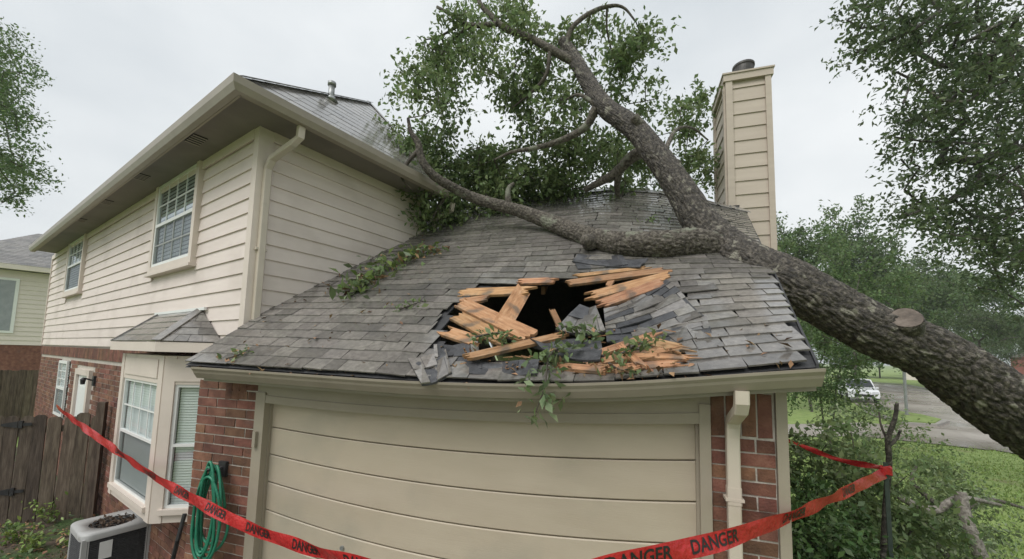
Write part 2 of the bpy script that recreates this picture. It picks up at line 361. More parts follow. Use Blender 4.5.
def bark_limb(name, pts, mat, parent, seg=96, step=.014, depth=.016, cells=22, cap=True, lumps=.05, seed=3):
    """pts rows: x, y, z, radius. A tapering limb with raised bark plates."""
    S = spline(pts, step); P = S[:, :3]; R = np.maximum(S[:, 3], .006); n = len(P)
    fr = frames(list(P)); A = np.array([f[1] for f in fr]); B = np.array([f[2] for f in fr])
    th = np.linspace(0, 2 * pi, seg, endpoint=False); ln = np.concatenate([[0], np.cumsum(np.linalg.norm(np.diff(P, axis=0), axis=1))])
    TH, LN = np.meshgrid(th, ln); u = TH / (2 * pi) * cells
    cell = 2 * pi * R.mean() / cells; wob = .35 * np.sin(LN / cell * .5 + 2.1 * np.sin(TH * 2)) + .25 * np.sin(LN / cell * 1.3 + TH * 5)
    f1, f2 = vor(u + wob, LN / (cell * 4.0), cells, seed); g1, g2 = vor((u + wob) * 2, LN / (cell * 2.2), cells * 2, seed + 5)
    hgt = np.clip((f2 - f1) / .38, 0, 1) ** .6 * .75 + np.clip((g2 - g1) / .4, 0, 1) * .35 - .55
    lum = np.sin(TH * 2 + LN * 2.3 + seed) * .5 + np.sin(TH * 3 - LN * 3.7 + 1) * .35 + np.sin(TH + LN * 6.1) * .3
    rr = R[:, None] * (1 + lumps * lum) + hgt * depth * np.clip(R / R.max(), .35, 1)[:, None]
    V = P[:, None, :] + (A[:, None, :] * np.cos(TH)[..., None] + B[:, None, :] * np.sin(TH)[..., None]) * rr[..., None]
    idx = np.arange(n * seg).reshape(n, seg); nx = np.roll(idx, -1, 1)
    Q = np.stack([idx[:-1], nx[:-1], nx[1:], idx[1:]], -1).reshape(-1, 4)
    V = V.reshape(-1, 3)
    if cap:
        V = np.vstack([V, P[0], P[-1]]); a, b = n * seg, n * seg + 1
        q1 = np.stack([np.full(seg, a), nx[0], idx[0], np.full(seg, a)], -1)  # degenerate quads are dropped below
        me = bpy.data.meshes.new(name)
        faces = Q.tolist() + [(a, int(nx[0][k]), int(idx[0][k])) for k in range(seg)] + [(b, int(idx[-1][k]), int(nx[-1][k])) for k in range(seg)]
        me.from_pydata(V.tolist(), [], faces); me.materials.append(mat); me.polygons.foreach_set('use_smooth', [True] * len(me.polygons)); me.update()
    else: me = fast_mesh(name, V, Q, mat, True)
    return put(me, name, parent)

# ================================================================== GROUND
YG = 2.5                                           # plane of the garage front
def bed_height(x, y):
    """The planting bed along the left wall is banked up."""
    return .45 * np.clip((-3.2 - x) / 3.0, 0, 1)
gx = np.concatenate([np.linspace(-900, -30, 14), np.linspace(-24, 30, 109), np.linspace(36, 900, 14)])
gy = np.concatenate([np.linspace(-300, -12, 8), np.linspace(-10, 44, 109), np.linspace(50, 1500, 16)])
mb = MB(); mb.grid([[(x, y, bed_height(x, y) + (.02 * sin(x * 1.3) * cos(y * 1.1) if abs(x) < 25 else 0)) for x in gx] for y in gy])
struct(mb.build('ground', LAWN, smooth=True))
def sheet(name, pts, z, mat, nx=1):
    m_ = MB(); m_.poly([(p[0], p[1], z) for p in pts]); return struct(m_.build(name, mat))
bed = MB(); bx_ = np.linspace(-14, -3.0, 45); by_ = np.linspace(-2.5, 6.0, 40)
bed.grid([[(x, y, bed_height(x, y) + .03 + .02 * sin(x * 5 + y * 3) * sin(y * 6.1)) for x in bx_] for y in by_])
struct(bed.build('planting_bed', MULCH, smooth=True))
drive = sheet('driveway', [(-3.0, -9), (1.3, -9), (1.3, 2.46), (-3.0, 2.46)], .03, M('wet_driveway', [(.10, .092, .082), (.16, .148, .132)], scale=2, rough=.3, rough2=.6, bump=.1, bscale=60))
def gp(*pp): return [gnd(x, y)[:2] for x, y in pp]
sheet('street', gp((846, 389), (872, 383.5), (905, 386), (960, 397), (1040, 408), (1200, 430), (1200, 485), (1060, 463), (985, 449), (952, 430), (903, 427), (868, 414), (850, 400)), .034, STREET)
sheet('pavement', gp((690, 428), (780, 425), (862, 423), (905, 426.5), (955, 430), (1000, 451), (985, 450.3), (912, 442), (862, 437), (780, 437), (690, 441)), .030, STREET)
def slab(name, pts, z0, z1, mat):
    m_ = MB(); m_.hexa([(p[0], p[1], z0) for p in pts], [(p[0], p[1], z1) for p in pts]); return struct(m_.build(name, mat))
def inset(pts, d):
    c = np.mean(pts, axis=0); return [np.array(p) + unit(c - np.array(p)) * d for p in pts]
isl_ = gp((869, 413), (892, 412.5), (922, 417), (950, 423.5), (938, 427.5), (903, 425.5))
slab('kerb', isl_, 0, .15, KERB); slab('lawn_island', inset(isl_, .3), .05, .19, LAWN)
kb = [gnd(x, y)[:2] for x, y in ((872, 383), (905, 385.3), (960, 396), (1040, 406.5), (1200, 428))]
m_ = MB()
for a, b in zip(kb[:-1], kb[1:]):
    d = unit(np.array([b[0] - a[0], b[1] - a[1], 0])); s_ = np.array([-d[1], d[0], 0]) * .1
    m_.obox(((a[0] + b[0]) / 2, (a[1] + b[1]) / 2, .07), d * (math.hypot(b[0] - a[0], b[1] - a[1]) / 2), s_, (0, 0, .08))
struct(m_.build('far_kerb', KERB))
# ================================================================== THE HOUSE
house = thing('house', 'two-storey beige siding and brick house with a smashed garage roof', 'house', (-1.2, 2.5, 0))
az_ = radians(-73.8); dW = np.array([sin(az_), cos(az_), 0]); dS = np.array([dW[1], -dW[0], 0])   # along the front wall, along the side wall
K = atz(245, 333, 3.645); K[2] = 0; Z = np.array([0, 0, 1.0])
def WP(u, z, off=0.0): return K + dW * u - dS * off + Z * z      # a point on the front wall, off metres out from it
def SP(v, z, off=0.0): return K + dS * v - dW * off + Z * z      # a point on the side wall
def uz(x, y, off=0.0):
    p = hit(x, y, K - dS * off, dS); return float((p - K) @ dW), float(p[2])
def vz(x, y, off=0.0):
    p = hit(x, y, K - dW * off, dW); return float((p - K) @ dS), float(p[2])
WL, SL, ZS, ZT = 10.6, 2.22, 2.93, 5.10          # wall lengths, bottom of the siding, soffit height

# wall bodies behind the boards and bricks
def wall_slab(name, a, b, z0, z1, n_out, th, mat, parent):
    a, b, n_ = np.asarray(a), np.asarray(b), np.asarray(n_out); c = (a + b) / 2; c[2] = (z0 + z1) / 2
    return MB().obox(c - n_ * th / 2, (b - a) / 2 * np.array([1, 1, 0]), n_ * th / 2, (0, 0, (z1 - z0) / 2)).build(name, mat, parent)
nW, nS = -dS, -dW
upper_front = wall_slab('upper_front_wall', WP(0.06, 0), WP(WL, 0), ZS - .02, ZT + .08, nW, .12, SIDING, house)
upper_side = wall_slab('upper_side_wall', SP(0.06, 0), SP(SL, 0), 2.6, ZT + .08, nS, .12, SIDING, house)
lower_front = wall_slab('lower_front_wall', WP(-.02, 0), WP(WL, 0), 0, ZS - .03, nW, .12, MORTAR, house)
far_end = wall_slab('end_wall', WP(WL - .002, 0), WP(WL - .002, 0) + dS * SL, 0, ZT + .05, dW, .12, SIDING, house)
back_wall = wall_slab('back_wall', SP(SL, 0) - dS * .003, SP(SL, 0) + dW * (WL - .2) - dS * .003, 0, ZT + .05, dS, .12, SIDING, house)

def siding_board(wallfn, a0, a1, z0, z1, parent, t0=.021, t1=.005, mat=SIDING):
    """One lapped board: the lower edge stands proud of the board below."""
    if a1 - a0 < .02: return
    q = [wallfn(a0, z0, .001), wallfn(a0, z0, t0), wallfn(a0, z1 + .01, t1), wallfn(a0, z1 + .01, .001)]
    r = [wallfn(a1, z0, .001), wallfn(a1, z0, t0), wallfn(a1, z1 + .01, t1), wallfn(a1, z1 + .01, .001)]
    MB().hexa(q, r).build('siding_board', mat, parent)
WIN = [(1.33, 2.83, 3.90, 5.20, 'near'), (6.95, 8.45, 3.96, 5.20, 'far')]
EXP = .149
nb = int((ZT - ZS) / EXP) + 1
for i in range(nb):
    z0 = ZS + i * EXP; z1 = min(z0 + EXP, ZT)
    if z1 - z0 < .02: continue
    cuts = [(.07, WL - .06)]
    for (a, b, w0, w1, _) in WIN:
        if z1 > w0 - .02 and z0 < w1: cuts = [q for (p, r) in cuts for q in ((p, min(r, a)), (max(p, b), r)) if q[1] - q[0] > .03]
    for p, r in cuts:
        while r - p > 4.2:        # butt joints
            j = p + U(3.2, 3.8); siding_board(WP, p, j - .0015, z0, z1, upper_front); p = j + .0015
        siding_board(WP, p, r, z0, z1, upper_front)
    siding_board(SP, .10, SL - .02, z0, z1, upper_side)
# corner boards, frieze, band
def strip(fn, a0, a1, z0, z1, o0, o1, name, mat, parent):
    return MB().hexa([fn(a0, z0, o0), fn(a1, z0, o0), fn(a1, z0, o1), fn(a0, z0, o1)], [fn(a0, z1, o0), fn(a1, z1, o0), fn(a1, z1, o1), fn(a0, z1, o1)]).build(name, mat, parent)
MB().hexa([WP(-.034, ZS - .02, .034), WP(.07, ZS - .02, .034), WP(.07, ZS - .02, -.02), WP(-.034, ZS - .02, -.02)], [WP(-.034, ZT, .034), WP(.07, ZT, .034), WP(.07, ZT, -.02), WP(-.034, ZT, -.02)]).build('corner_board', TRIM, upper_front)
strip(SP, .02, .10, 2.7, ZT, .002, .033, 'corner_board', TRIM, upper_side)
strip(WP, WL - .06, WL, ZS - .02, ZT, .002, .033, 'corner_board', TRIM, upper_front)
strip(WP, .07, WL - .06, ZT - .10, ZT, .028, .040, 'frieze_board', TRIM, upper_front)
strip(SP, .10, SL, ZT - .10, ZT, .028, .040, 'frieze_board', TRIM, upper_side)

# eaves of the upper storey
OW, OS = .38, .46
def corner(ow, os_, z): return K - dS * ow - dW * os_ + Z * z
Etip = corner(OW, OS, 0); Wend = WP(9.35, 0, OW); Send = SP(2.05, 0, OS); EX = -.55; Wend2 = WP(WL + EX, 0, OW)
def flat(pts, z0, z1, name, mat): return MB().hexa([p * np.array([1, 1, 0]) + Z * z0 for p in pts], [p * np.array([1, 1, 0]) + Z * z1 for p in pts]).build(name, mat, house)
flat([corner(OW - .02, OS - .02, 0), WP(WL + EX, 0, OW - .02), WP(WL + EX, 0, -.05), corner(-.05, OS - .02, 0)], ZT, ZT + .03, 'soffit', SOFFIT_SHADED)
flat([corner(-.05, OS - .02, 0), corner(-.05, -.05, 0), SP(SL - .1, 0, -.05), SP(SL - .1, 0, OS - .02)], ZT, ZT + .03, 'soffit', SOFFIT_SHADED)
prof = [(0, .0), (.05, .0), (.075, .05), (.08, .115), (.068, .118), (.062, .06), (.04, .014), (0, .014)]    # gutter: (out, up)
GZ = ZT - .045
def gutter_run(pts, outs, name, mat, z0):
    m_ = MB(); m_.sweep(prof, len(pts), lambda i, q: pts[i] + outs[i] * q[0] + Z * (z0 + q[1])); return m_.build(name, mat, house)
diag = -dS - dW
gutter_run([Wend2, Etip], [-dS, diag], 'gutter', METALP, GZ)
gutter_run([Etip, SP(SL - .1, 0, OS)], [diag, -dW], 'gutter', METALP, GZ)
MB().hexa([corner(OW - .02, OS - .02, GZ), corner(OW - .003, OS - .003, GZ), WP(WL + EX, GZ, OW - .003), WP(WL + EX, GZ, OW - .02)], [corner(OW - .02, OS - .02, GZ + .14), corner(OW - .003, OS - .003, GZ + .14), WP(WL + EX, GZ + .14, OW - .003), WP(WL + EX, GZ + .14, OW - .02)]).build('fascia', TRIMD, house)
MB().hexa([corner(OW - .02, OS - .02, GZ), SP(SL - .1, GZ, OS - .02), SP(SL - .1, GZ, OS - .003), corner(OW - .02, OS - .003, GZ)], [corner(OW - .02, OS - .02, GZ + .14), SP(SL - .1, GZ + .14, OS - .02), SP(SL - .1, GZ + .14, OS - .003), corner(OW - .02, OS - .003, GZ + .14)]).build('fascia', TRIMD, house)
# soffit vents
for (x, y) in ((196, 140), (141, 177), (106, 202), (80.6, 220)):
    p = hit(x, y, (0, 0, ZT - .004), (0, 0, 1)); 
    v_ = MB().obox(p, dW * .13, dS * .06, Z * .004).build('soffit_vent', DARK, house)
    for k in range(5): MB().obox(p - Z * .006 + dW * (-.11 + k * .055), dW * .008, dS * .06, Z * .003).build('vent_slat', TRIMD, v_)

# upper roof: hipped, seen from below at a shallow angle
pk_v, pk_z = vz(370, 103, -1.1); PK = SP(pk_v, pk_z, -1.1); PKL = PK + dW * (WL - 2.4)
RZ = GZ + .125
eC, eS, eW = corner(OW + .03, OS + .03, RZ), SP(SL - .08, RZ, OS + .03), WP(WL + EX + .02, RZ, OW + .03)
eB = eS + dW * (WL + OS + .2)
upper_roof = MB()
for tri in ((eC, eS, PK), (eW, eC, PK, PKL), (eS, eB, PKL, PK), (eB, eW, PKL)): upper_roof.poly(tri)
upper_roof.hexa([eC, eS, eB, eW], [eC + Z * .004, eS + Z * .004, eB + Z * .004, eW + Z * .004])
upper_roof = upper_roof.build('upper_roof', SHINGI, house)
def shingle_rows(A, B, T, T2, expo, wmin, wmax, mb, th=.007, inside=None):
    """Shingle tabs on the quad A-B (eave) to T-T2 (top, left to right)."""
    A, B, T, T2 = (np.asarray(q, float) for q in (A, B, T, T2)); n_ = unit(np.cross(B - A, T - A)); n_ = n_ if n_[2] > 0 else -n_
    L_ = max(np.linalg.norm(T - A), np.linalg.norm(T2 - B)); rows = max(1, int(np.linalg.norm((T + T2) / 2 - (A + B) / 2) / expo))
    for r in range(rows):
        t0, t1 = r / rows, min(1, (r + 1.35) / rows); a0, b0 = lerp(A, T, t0), lerp(B, T2, t0); a1, b1 = lerp(A, T, t1), lerp(B, T2, t1); W_ = np.linalg.norm(b0 - a0)
        if W_ < .05: continue
        s = -U(0, wmax)
        while s < W_:
            w = U(wmin, wmax); c0, c1 = max(0, s) / W_, min(W_, s + w - .004) / W_
            if c1 > c0 + .002:
                lift = n_ * (th + U(0, .4 * th)); q = [lerp(a0, b0, c0), lerp(a0, b0, c1), lerp(a1, b1, c1), lerp(a1, b1, c0)]
                mb.hexa([q[0] + n_ * .001, q[1] + n_ * .001, q[2] + n_ * .001, q[3] + n_ * .001], [q[0] + lift * 1.6, q[1] + lift * 1.6, q[2] + lift * .5, q[3] + lift * .5])
            s += w
    return mb
m_ = MB(); shingle_rows(eC, eS, PK, PK + dS * .02, .17, .14, .34, m_, th=.0025); shingle_rows(eW, eC, PKL, PK, .17, .18, .4, m_, th=.003)
put(m_.mesh('shingle', SHINGI), 'shingle', upper_roof, kind='stuff')
m_ = MB()
for a, b in ((eC, PK), (PK, eS)):
    for k in range(14):
        p = lerp(a, b, (k + .5) / 14); d = unit(b - a); s_ = unit(np.cross(d, Z)); m_.obox(p + Z * .012, d * np.linalg.norm(b - a) / 26, s_ * .05, unit(np.cross(s_, d)) * .003)
m_.build('hip_cap', SHINGI, upper_roof)
pp = hit(331, 99, eC, np.cross(eS - eC, PK - eC))
vp = MB().tube([pp - Z * .05, pp + Z * .17], .035, 14).tube([pp + Z * .17, pp + Z * .21], .048, 14).tube([pp - Z * .03, pp + Z * .03], [.08, .04], 14).build('vent_pipe', STEEL, house, True)

# windows of the front wall
def muntin_window(a0, a1, z0, z1, parent, fn, off, cols, rows_top, rows_bot=0, blind=True, screen=True, fr=.035, slats=.035, glass=None):
    """Double-hung window: frame, two sashes, panes, grille bars, blind slats behind."""
    zm = z0 + (z1 - z0) * .5
    for (p, q, r, s) in ((a0, a0 + fr, z0, z1), (a1 - fr, a1, z0, z1), (a0 + fr, a1 - fr, z0, z0 + fr), (a0 + fr, a1 - fr, z1 - fr, z1), (a0 + fr, a1 - fr, zm - fr * .5, zm + fr * .5)):
        strip(fn, p, q, r, s, off, off + .03, 'frame_bar', WHITE, parent)
    b0, b1 = a0 + fr, a1 - fr
    for lo_, hi_, nr in ((zm + fr * .5, z1 - fr, rows_top), (z0 + fr, zm - fr * .5, rows_bot)):
        MB().poly([fn(b0, lo_, off + .01), fn(b1, lo_, off + .01), fn(b1, hi_, off + .01), fn(b0, hi_, off + .01)]).build('pane', glass or GLASS, parent)
        if nr:
            for k in range(1, cols): c = lerp(b0, b1, k / cols); strip(fn, c - .008, c + .008, lo_, hi_, off + .011, off + .018, 'muntin', WHITE, parent)
            for k in range(1, nr): c = lerp(lo_, hi_, k / nr); strip(fn, b0, b1, c - .008, c + .008, off + .0115, off + .0185, 'muntin', WHITE, parent)
    if screen: MB().poly([fn(b0, z0 + fr, off + .024), fn(b1, z0 + fr, off + .024), fn(b1, zm - fr * .5, off + .024), fn(b0, zm - fr * .5, off + .024)]).build('screen', SCREEN, parent)
    if blind:
        zz = z0 + fr
        while zz < z1 - fr:
            m_ = MB(); m_.hexa([fn(b0 + .004, zz, off - .008), fn(b1 - .004, zz, off - .008), fn(b1 - .004, zz, off - .010), fn(b0 + .004, zz, off - .010)], [fn(b0 + .004, zz + slats * .82, off - .016), fn(b1 - .004, zz + slats * .82, off - .016), fn(b1 - .004, zz + slats * .82, off - .018), fn(b0 + .004, zz + slats * .82, off - .018)])
            m_.build('blind_slat', BLIND, parent); zz += slats
    MB().poly([fn(a0, z0, off - .023), fn(a1, z0, off - .023), fn(a1, z1, off - .023), fn(a0, z1, off - .023)]).build('dark_backing', DARK, parent)
for (a, b, w0, w1, nm) in WIN:
    w = MB()
    t_ = .085
    for (p, q, r, s) in ((a, a + t_, w0, w1 - .1), (b - t_, b, w0, w1 - .1), (a + t_, b - t_, w0, w0 + t_)): w.hexa([WP(p, r, -.01), WP(q, r, -.01), WP(q, r, .068), WP(p, r, .068)], [WP(p, s, -.01), WP(q, s, -.01), WP(q, s, .068), WP(p, s, .068)])
    w.hexa([WP(a - .03, w0 - .035, 0), WP(b + .03, w0 - .035, 0), WP(b + .03, w0 - .035, .09), WP(a - .03, w0 - .035, .09)], [WP(a - .03, w0 - .001, 0), WP(b + .03, w0 - .001, 0), WP(b + .03, w0 - .001, .09), WP(a - .03, w0 - .001, .09)])
    w = w.build('window', TRIM, house)
    muntin_window(a + t_, b - t_, w0 + t_, w1 - .1, w, WP, .026, 4, 2, 2 if nm == 'near' else 0, blind=True, screen=True, fr=.04, slats=.05, glass=GLASSU)

# brickwork
BL, BH = .215, .066; CP = .076
brick_var = []
for k in range(5):
    m_ = MB(); m_.obox((0, 0, 0), (.5, 0, 0), (0, .5, 0), (0, 0, .5))
    m_.v = [(x + U(-.012, .012), y + U(-.03, .03), z + U(-.03, .03)) for x, y, z in m_.v]; brick_var.append(m_.mesh('brick', BRICK))
NBRICK = [0]
def brickwork(fn, a0, a1, z0, z1, parent, holes=(), single=lambda a, z: True, off=.0, th=.03, field=None):
    """Running bond; fn(a, z, off) maps wall coordinates; bricks proud of the mortar face."""
    ex = unit(fn(1, 0, 0) - fn(0, 0, 0)); eo = unit(fn(0, 0, 1) - fn(0, 0, 0)); r = 0; z = z0
    while z + BH <= z1 + .001:
        a = a0 - (BL + .01) * (.5 if r % 2 else 0)
        while a < a1:
            p, q = max(a, a0), min(a + BL, a1)
            if q - p > .03 and not any(p < h[1] - .005 and q > h[0] + .005 and z < h[3] and z + BH > h[2] for h in holes):
                c = fn((p + q) / 2, z + BH / 2, off + U(-.002, .002) + .0)
                if single((p + q) / 2, z) and NBRICK[0] < 300:
                    NBRICK[0] += 1; put(random.choice(brick_var), 'brick', parent, basis(c, ex * (q - p), eo * th, Z * BH))
                elif field is not None: field.obox(c, ex * (q - p) / 2, eo * th / 2, Z * BH / 2)
            a += BL + .01
        z += CP; r += 1

# ---- garage walls
XL, XR, DL, DR = -3.60, .74, -2.83, .36          # wall ends, door opening
def GP(x, z, off=0.0): return np.array([x, YG - off, z])
def dtop(x): s = (x - DL) / (DR - DL); return 2.53 + .07 * s - .05 * 4 * s * (1 - s)
gw = MB().box(XL, DL - .10, YG - .009, YG + .2, 0, 2.80).box(DR + .06, XR, YG - .009, YG + .2, 0, 2.80).box(DL - .10, DR + .06, YG + .07, YG + .2, 2.62, 2.80)
gw.box(XL, XL + .2, YG + .2, 9.5, 0, 2.72).box(XR - .2, XR, YG + .2, 9.5, 0, 2.9).box(XL, XR, 9.5, 9.7, 0, 2.8)
garage_wall = gw.build('garage_wall', MORTAR, house)
fieldG = MB()
brickwork(GP, XL, DL - .105, .02, 2.72, garage_wall, single=lambda a, z: z > 1.12, field=fieldG)
soldier_x = [DR + .075 + k * .076 for k in range(4)]
brickwork(GP, DR + .065, XR - .005, .02, 2.552, garage_wall, single=lambda a, z: z > 1.72, field=fieldG)
for k in range(4):
    x0 = DR + .065 + k * .078; x1 = min(x0 + .068, XR - .005)
    if x1 - x0 > .02: put(brick_var[k], 'brick', garage_wall, basis(GP((x0 + x1) / 2, 2.647, 0), (x1 - x0, 0, 0), (0, -.03, 0), (0, 0, .235))); NBRICK[0] += 1
for k in range(3):                                  # soldier course over the left pier
    x0 = DL - .46 + k * .078; put(brick_var[k], 'brick', garage_wall, basis(GP(x0 + .034, 2.62, .002), (.068, 0, 0), (0, -.03, 0), (0, 0, .19)))
def side_fn(y, z, off=0.0): return np.array([XR + off, y, z])
brickwork(side_fn, YG + .02, 9.4, .02, 2.72, garage_wall, single=lambda a, z: False, field=fieldG)
put(fieldG.mesh('brick_course', BRICKI), 'brick_course', garage_wall, kind='stuff')
MB().box(XR + .002, XR + .055, YG - .03, YG + .12, 0, 2.86).build('corner_trim', TRIMD, garage_wall)
# ---- brick of the front wall (lower storey)
fieldW = MB(); BAY0, BAY1 = .0, 0.0
LOWWIN = (7.25, 8.05, 1.55, 2.62); LOWDOOR = (5.45, 6.5, 0, 2.52)
def near_front(a, z): return (a < 4.5 and z > .55 and (a > 2.6 or z < 1.35) and z < 2.8)
brickwork(WP, .02, WL, .3, ZS - .24, lower_front, holes=(LOWWIN, LOWDOOR), single=near_front, field=fieldW, off=-.007)
u = .05
while u < WL:                                       # soldier course under the siding
    c = WP(u, ZS - .13, .0); e = (.034, .015, .095)
    fieldW.obox(c, dW * .033, dS * .015, Z * .095); u += .077
put(fieldW.mesh('brick_course', BRICKI), 'brick_course', lower_front, kind='stuff')
lw = MB()
a, b, w0, w1 = LOWWIN
lw = strip(WP, a, b, w0, w1, -.02, .0, 'window', DARK, house)
muntin_window(a, b, w0, w1, lw, WP, .02, 3, 3, 0, blind=True, fr=.05, slats=.05)
a, b, w0, w1 = LOWDOOR
dr = strip(WP, a + .12, b - .12, w0, w1 - .1, -.02, .012, 'side_door', WHITE, house)
strip(WP, a, a + .12, w0, w1, .0, .05, 'door_casing', TRIM, dr); strip(WP, b - .12, b, w0, w1, .0, .05, 'door_casing', TRIM, dr); strip(WP, a + .12, b - .12, w1 - .1, w1, .0, .05, 'door_casing', TRIM, dr)
strip(WP, a + .3, b - .3, 1.4, w1 - .3, .013, .018, 'pane', BLIND, dr)
lc = WP(5.2, 2.36, .02)
lampo = MB().obox(lc, dW * .05, dS * .02, Z * .08).tube([lc, lc - dS * .12 + Z * .05], .012, 8).tube([lc - dS * .13 - Z * .05, lc - dS * .13 + Z * .03, lc - dS * .13 + Z * .06], [.025, .035, .01], 10).build('wall_lamp', IRON, house)

# ---- bay window
OB = .30
ub0, ub1 = uz(158.5, 440, OB)[0], uz(118, 420, OB)[0]; zb0, zb1 = uz(113, 494, OB)[1], 2.86
bay = MB()
fR = WP(ub0, 0, OB); gR = np.array([XL - .004, 0, 0]); 
dF = unit(-dW * .72 + dS * .69)                 # run of the right-hand facet towards the wall
tF = (XL - .004 - fR[0]) / dF[0]; FW = min(tF, .9)
nF = unit(np.array([dF[1], -dF[0], 0])); nF = nF if nF @ (CAM - fR) > 0 else -nF
def FP(a, z, off=0.0): return fR + dF * a + nF * off + Z * z
dL_ = unit(dW * .72 + dS * .69); fL = WP(ub1, 0, OB)
bay_body = [WP(ub1, 0, OB - .06), WP(ub0, 0, OB - .06), fR + dF * FW - nF * .06, WP(ub0 - .1, 0, -.02), WP(ub1 + .3, 0, -.02)]
bay = MB().hexa([p + Z * zb0 for p in bay_body], [p + Z * (zb0 + .012) for p in bay_body]).build('bay_window', TRIM, house); MB().hexa([p + Z * (zb1 - .01) for p in bay_body], [p + Z * zb1 for p in bay_body]).build('head_board', TRIM, bay)
def facet(fn, a0, a1, wl, wr, zs, cols):
    """Casing boards round one window of the bay."""
    for (p, q, r, s, m) in ((a0, a0 + wl, zb0, zb1, .02), (a1 - wr, a1, zb0, zb1, .02), (a0 + wl, a1 - wr, zb0, zs[0], .012), (a0 + wl, a1 - wr, zs[1], zb1, .012)): strip(fn, p, q, r, s, -.06, m, 'casing', TRIM, bay)
    strip(fn, a0 + wl - .03, a1 - wr + .03, zs[0] - .05, zs[0], .013, .045, 'sill', TRIM, bay)
    muntin_window(a0 + wl, a1 - wr, zs[0], zs[1], bay, fn, -.03, cols, 2 if cols > 2 else 0, 0, blind=True, screen=cols > 2, fr=.028, slats=.026)
zg0, zg1 = zb0 + .13, zb1 - .28
facet(lambda a, z, o=0.0: WP(ub0 + a, z, OB + o), 0, ub1 - ub0, .13, .10, (zg0, zg1), 4)
facet(FP, .0, FW, .10, .012, (zg0, zg1), 1)
strip(FP, .10, FW - .02, zg1 + .03, zb1 - .03, .013, .022, 'casing_panel', TRIM, bay)
strip(lambda a, z, o=0.0: WP(ub0 + a, z, OB + o), .16, ub1 - ub0 - .14, zg1 + .05, zb1 - .04, .013, .022, 'casing_panel', TRIM, bay)
sl_ = MB().hexa([fL + dL_ * .0 + Z * zb0 - dS * 0, fL + dL_ * .38 + Z * zb0, fL + dL_ * .38 + Z * zb0 + dS * .02, fL + dS * .05 + Z * zb0], [fL + Z * zb1, fL + dL_ * .38 + Z * zb1, fL + dL_ * .38 + dS * .02 + Z * zb1, fL + dS * .05 + Z * zb1]).build('casing', TRIM, bay)
# its little hipped roof
ro = OB + .12; re = [WP(ub1 + .42, 3.0, .02), WP(ub1 + .07, 3.0, ro), WP(ub0 - .09, 3.0, ro), WP(ub0 - .50, 3.0, .02)]
rp_ = [WP(ub1 + .02, 3.36, .02), WP(ub0 + .10, 3.36, .02)]
brf = MB().hexa([re[0] - Z * .1, re[1] - Z * .1, re[2] - Z * .1, re[3] - Z * .1], [p - Z * .004 for p in re]).build('roof_fascia', TRIM, bay)
MB().poly([re[1], re[2], rp_[1], rp_[0]]).poly([re[0], re[1], rp_[0]]).poly([re[2], re[3], rp_[1]]).build('bay_roof', SHINGI, bay)
def tabs(A, B, T, T2, expo, w0, w1, parent):
    m_ = MB(); shingle_rows(A, B, T, T2, expo, w0, w1, m_, th=.006)
    for k in range(0, len(m_.v), 8):
        q = MB(); q.v = m_.v[k:k + 8]; q.f = [tuple(i - k for i in f) for f in m_.f[k // 8 * 6:k // 8 * 6 + 6]]; q.build('shingle', SHING, parent)
tabs(re[2] + dW * .0, re[1], rp_[1], rp_[0], .10, .13, .24, bay); tabs(re[3], re[2], rp_[1], rp_[1] - dW * .01, .10, .12, .22, bay); tabs(re[1], re[0], rp_[0] - dW * .01, rp_[0], .10, .12, .22, bay)
for a, b in ((re[2], rp_[1]), (re[1], rp_[0])): MB().obox((a + b) / 2 + Z * .012, (b - a) / 2, unit(np.cross(b - a, Z)) * .05, unit(np.cross(np.cross(b - a, Z), b - a)) * .005).build('hip_cap', SHING, bay)
strip(WP, ub0 - .05, ub1 + .1, 3.345, 3.375, .028, .05, 'flashing', WHITE, bay)
# ---- garage door, frame and header
door = MB().box(DL - .02, DR + .02, YG + .10, YG + .12, 0, 2.5).build('garage_door', DARK, house)
def dz(x, z):
    s = (x - DL) / (DR - DL); b = .05 + (2.53 - z) * .075; t = max(0, .07 - .08 * (2.53 - z)); return t * s - b * 4 * s * (1 - s)
NX = 25; zz = 2.53; k = 0
while zz > .05:
    z1, z0 = zz - .0035, max(.02, zz - .2165 + .0035)
    P0 = []
    for i in range(NX):
        x = lerp(DL, DR, i / (NX - 1)); f0, f1 = z0 + dz(x, z0), z1 + dz(x, z1); y = YG + .045
        P0.append([(x, y + .05, f0), (x, y + .005, f0), (x, y, f0 + .006), (x, y, f1 - .006), (x, y + .005, f1), (x, y + .05, f1)])
    m_ = MB(); m_.grid(P0, True); m_.f.append(tuple(range(5, -1, -1))); e = (NX - 1) * 6; m_.f.append(tuple(e + i for i in range(6)))
    pn = m_.build('door_panel', DOORM, door); zz -= .2165; k += 1
lk = hit(342, 548, (0, YG + .04, 0), (0, 1, 0))
MB().tube([lk + np.array([0, .006, 0]), lk - np.array([0, .008, 0])], .016, 14).build('lock', STEEL, door)
frame = MB().box(DL - .10, DL - .002, YG - .035, YG + .05, 0, 2.60).build('door_frame', TRIMD, house)
MB().box(DL - .05, DL + .004, YG + .02, YG + .095, 0, 2.56).build('door_stop', TRIMD, frame)
MB().box(DR + .002, DR + .06, YG - .035, YG + .05, 0, 2.70).build('door_jamb', TRIMD, frame)
MB().box(DR - .012, DR + .004, YG + .012, YG + .095, 0, 2.64).build('door_stop', TRIMD, frame)
hd = MB(); hp = [(-.03, 0), (.05, 0), (.05, .06), (-.03, .06)]
xs = np.linspace(DL - .10, DR + .06, 25)
hd.sweep(hp, 25, lambda i, q: np.array([xs[i], YG + q[0] - .001, dtop(xs[i]) - .012 + q[1]])); hd.build('door_head', TRIMD, frame)
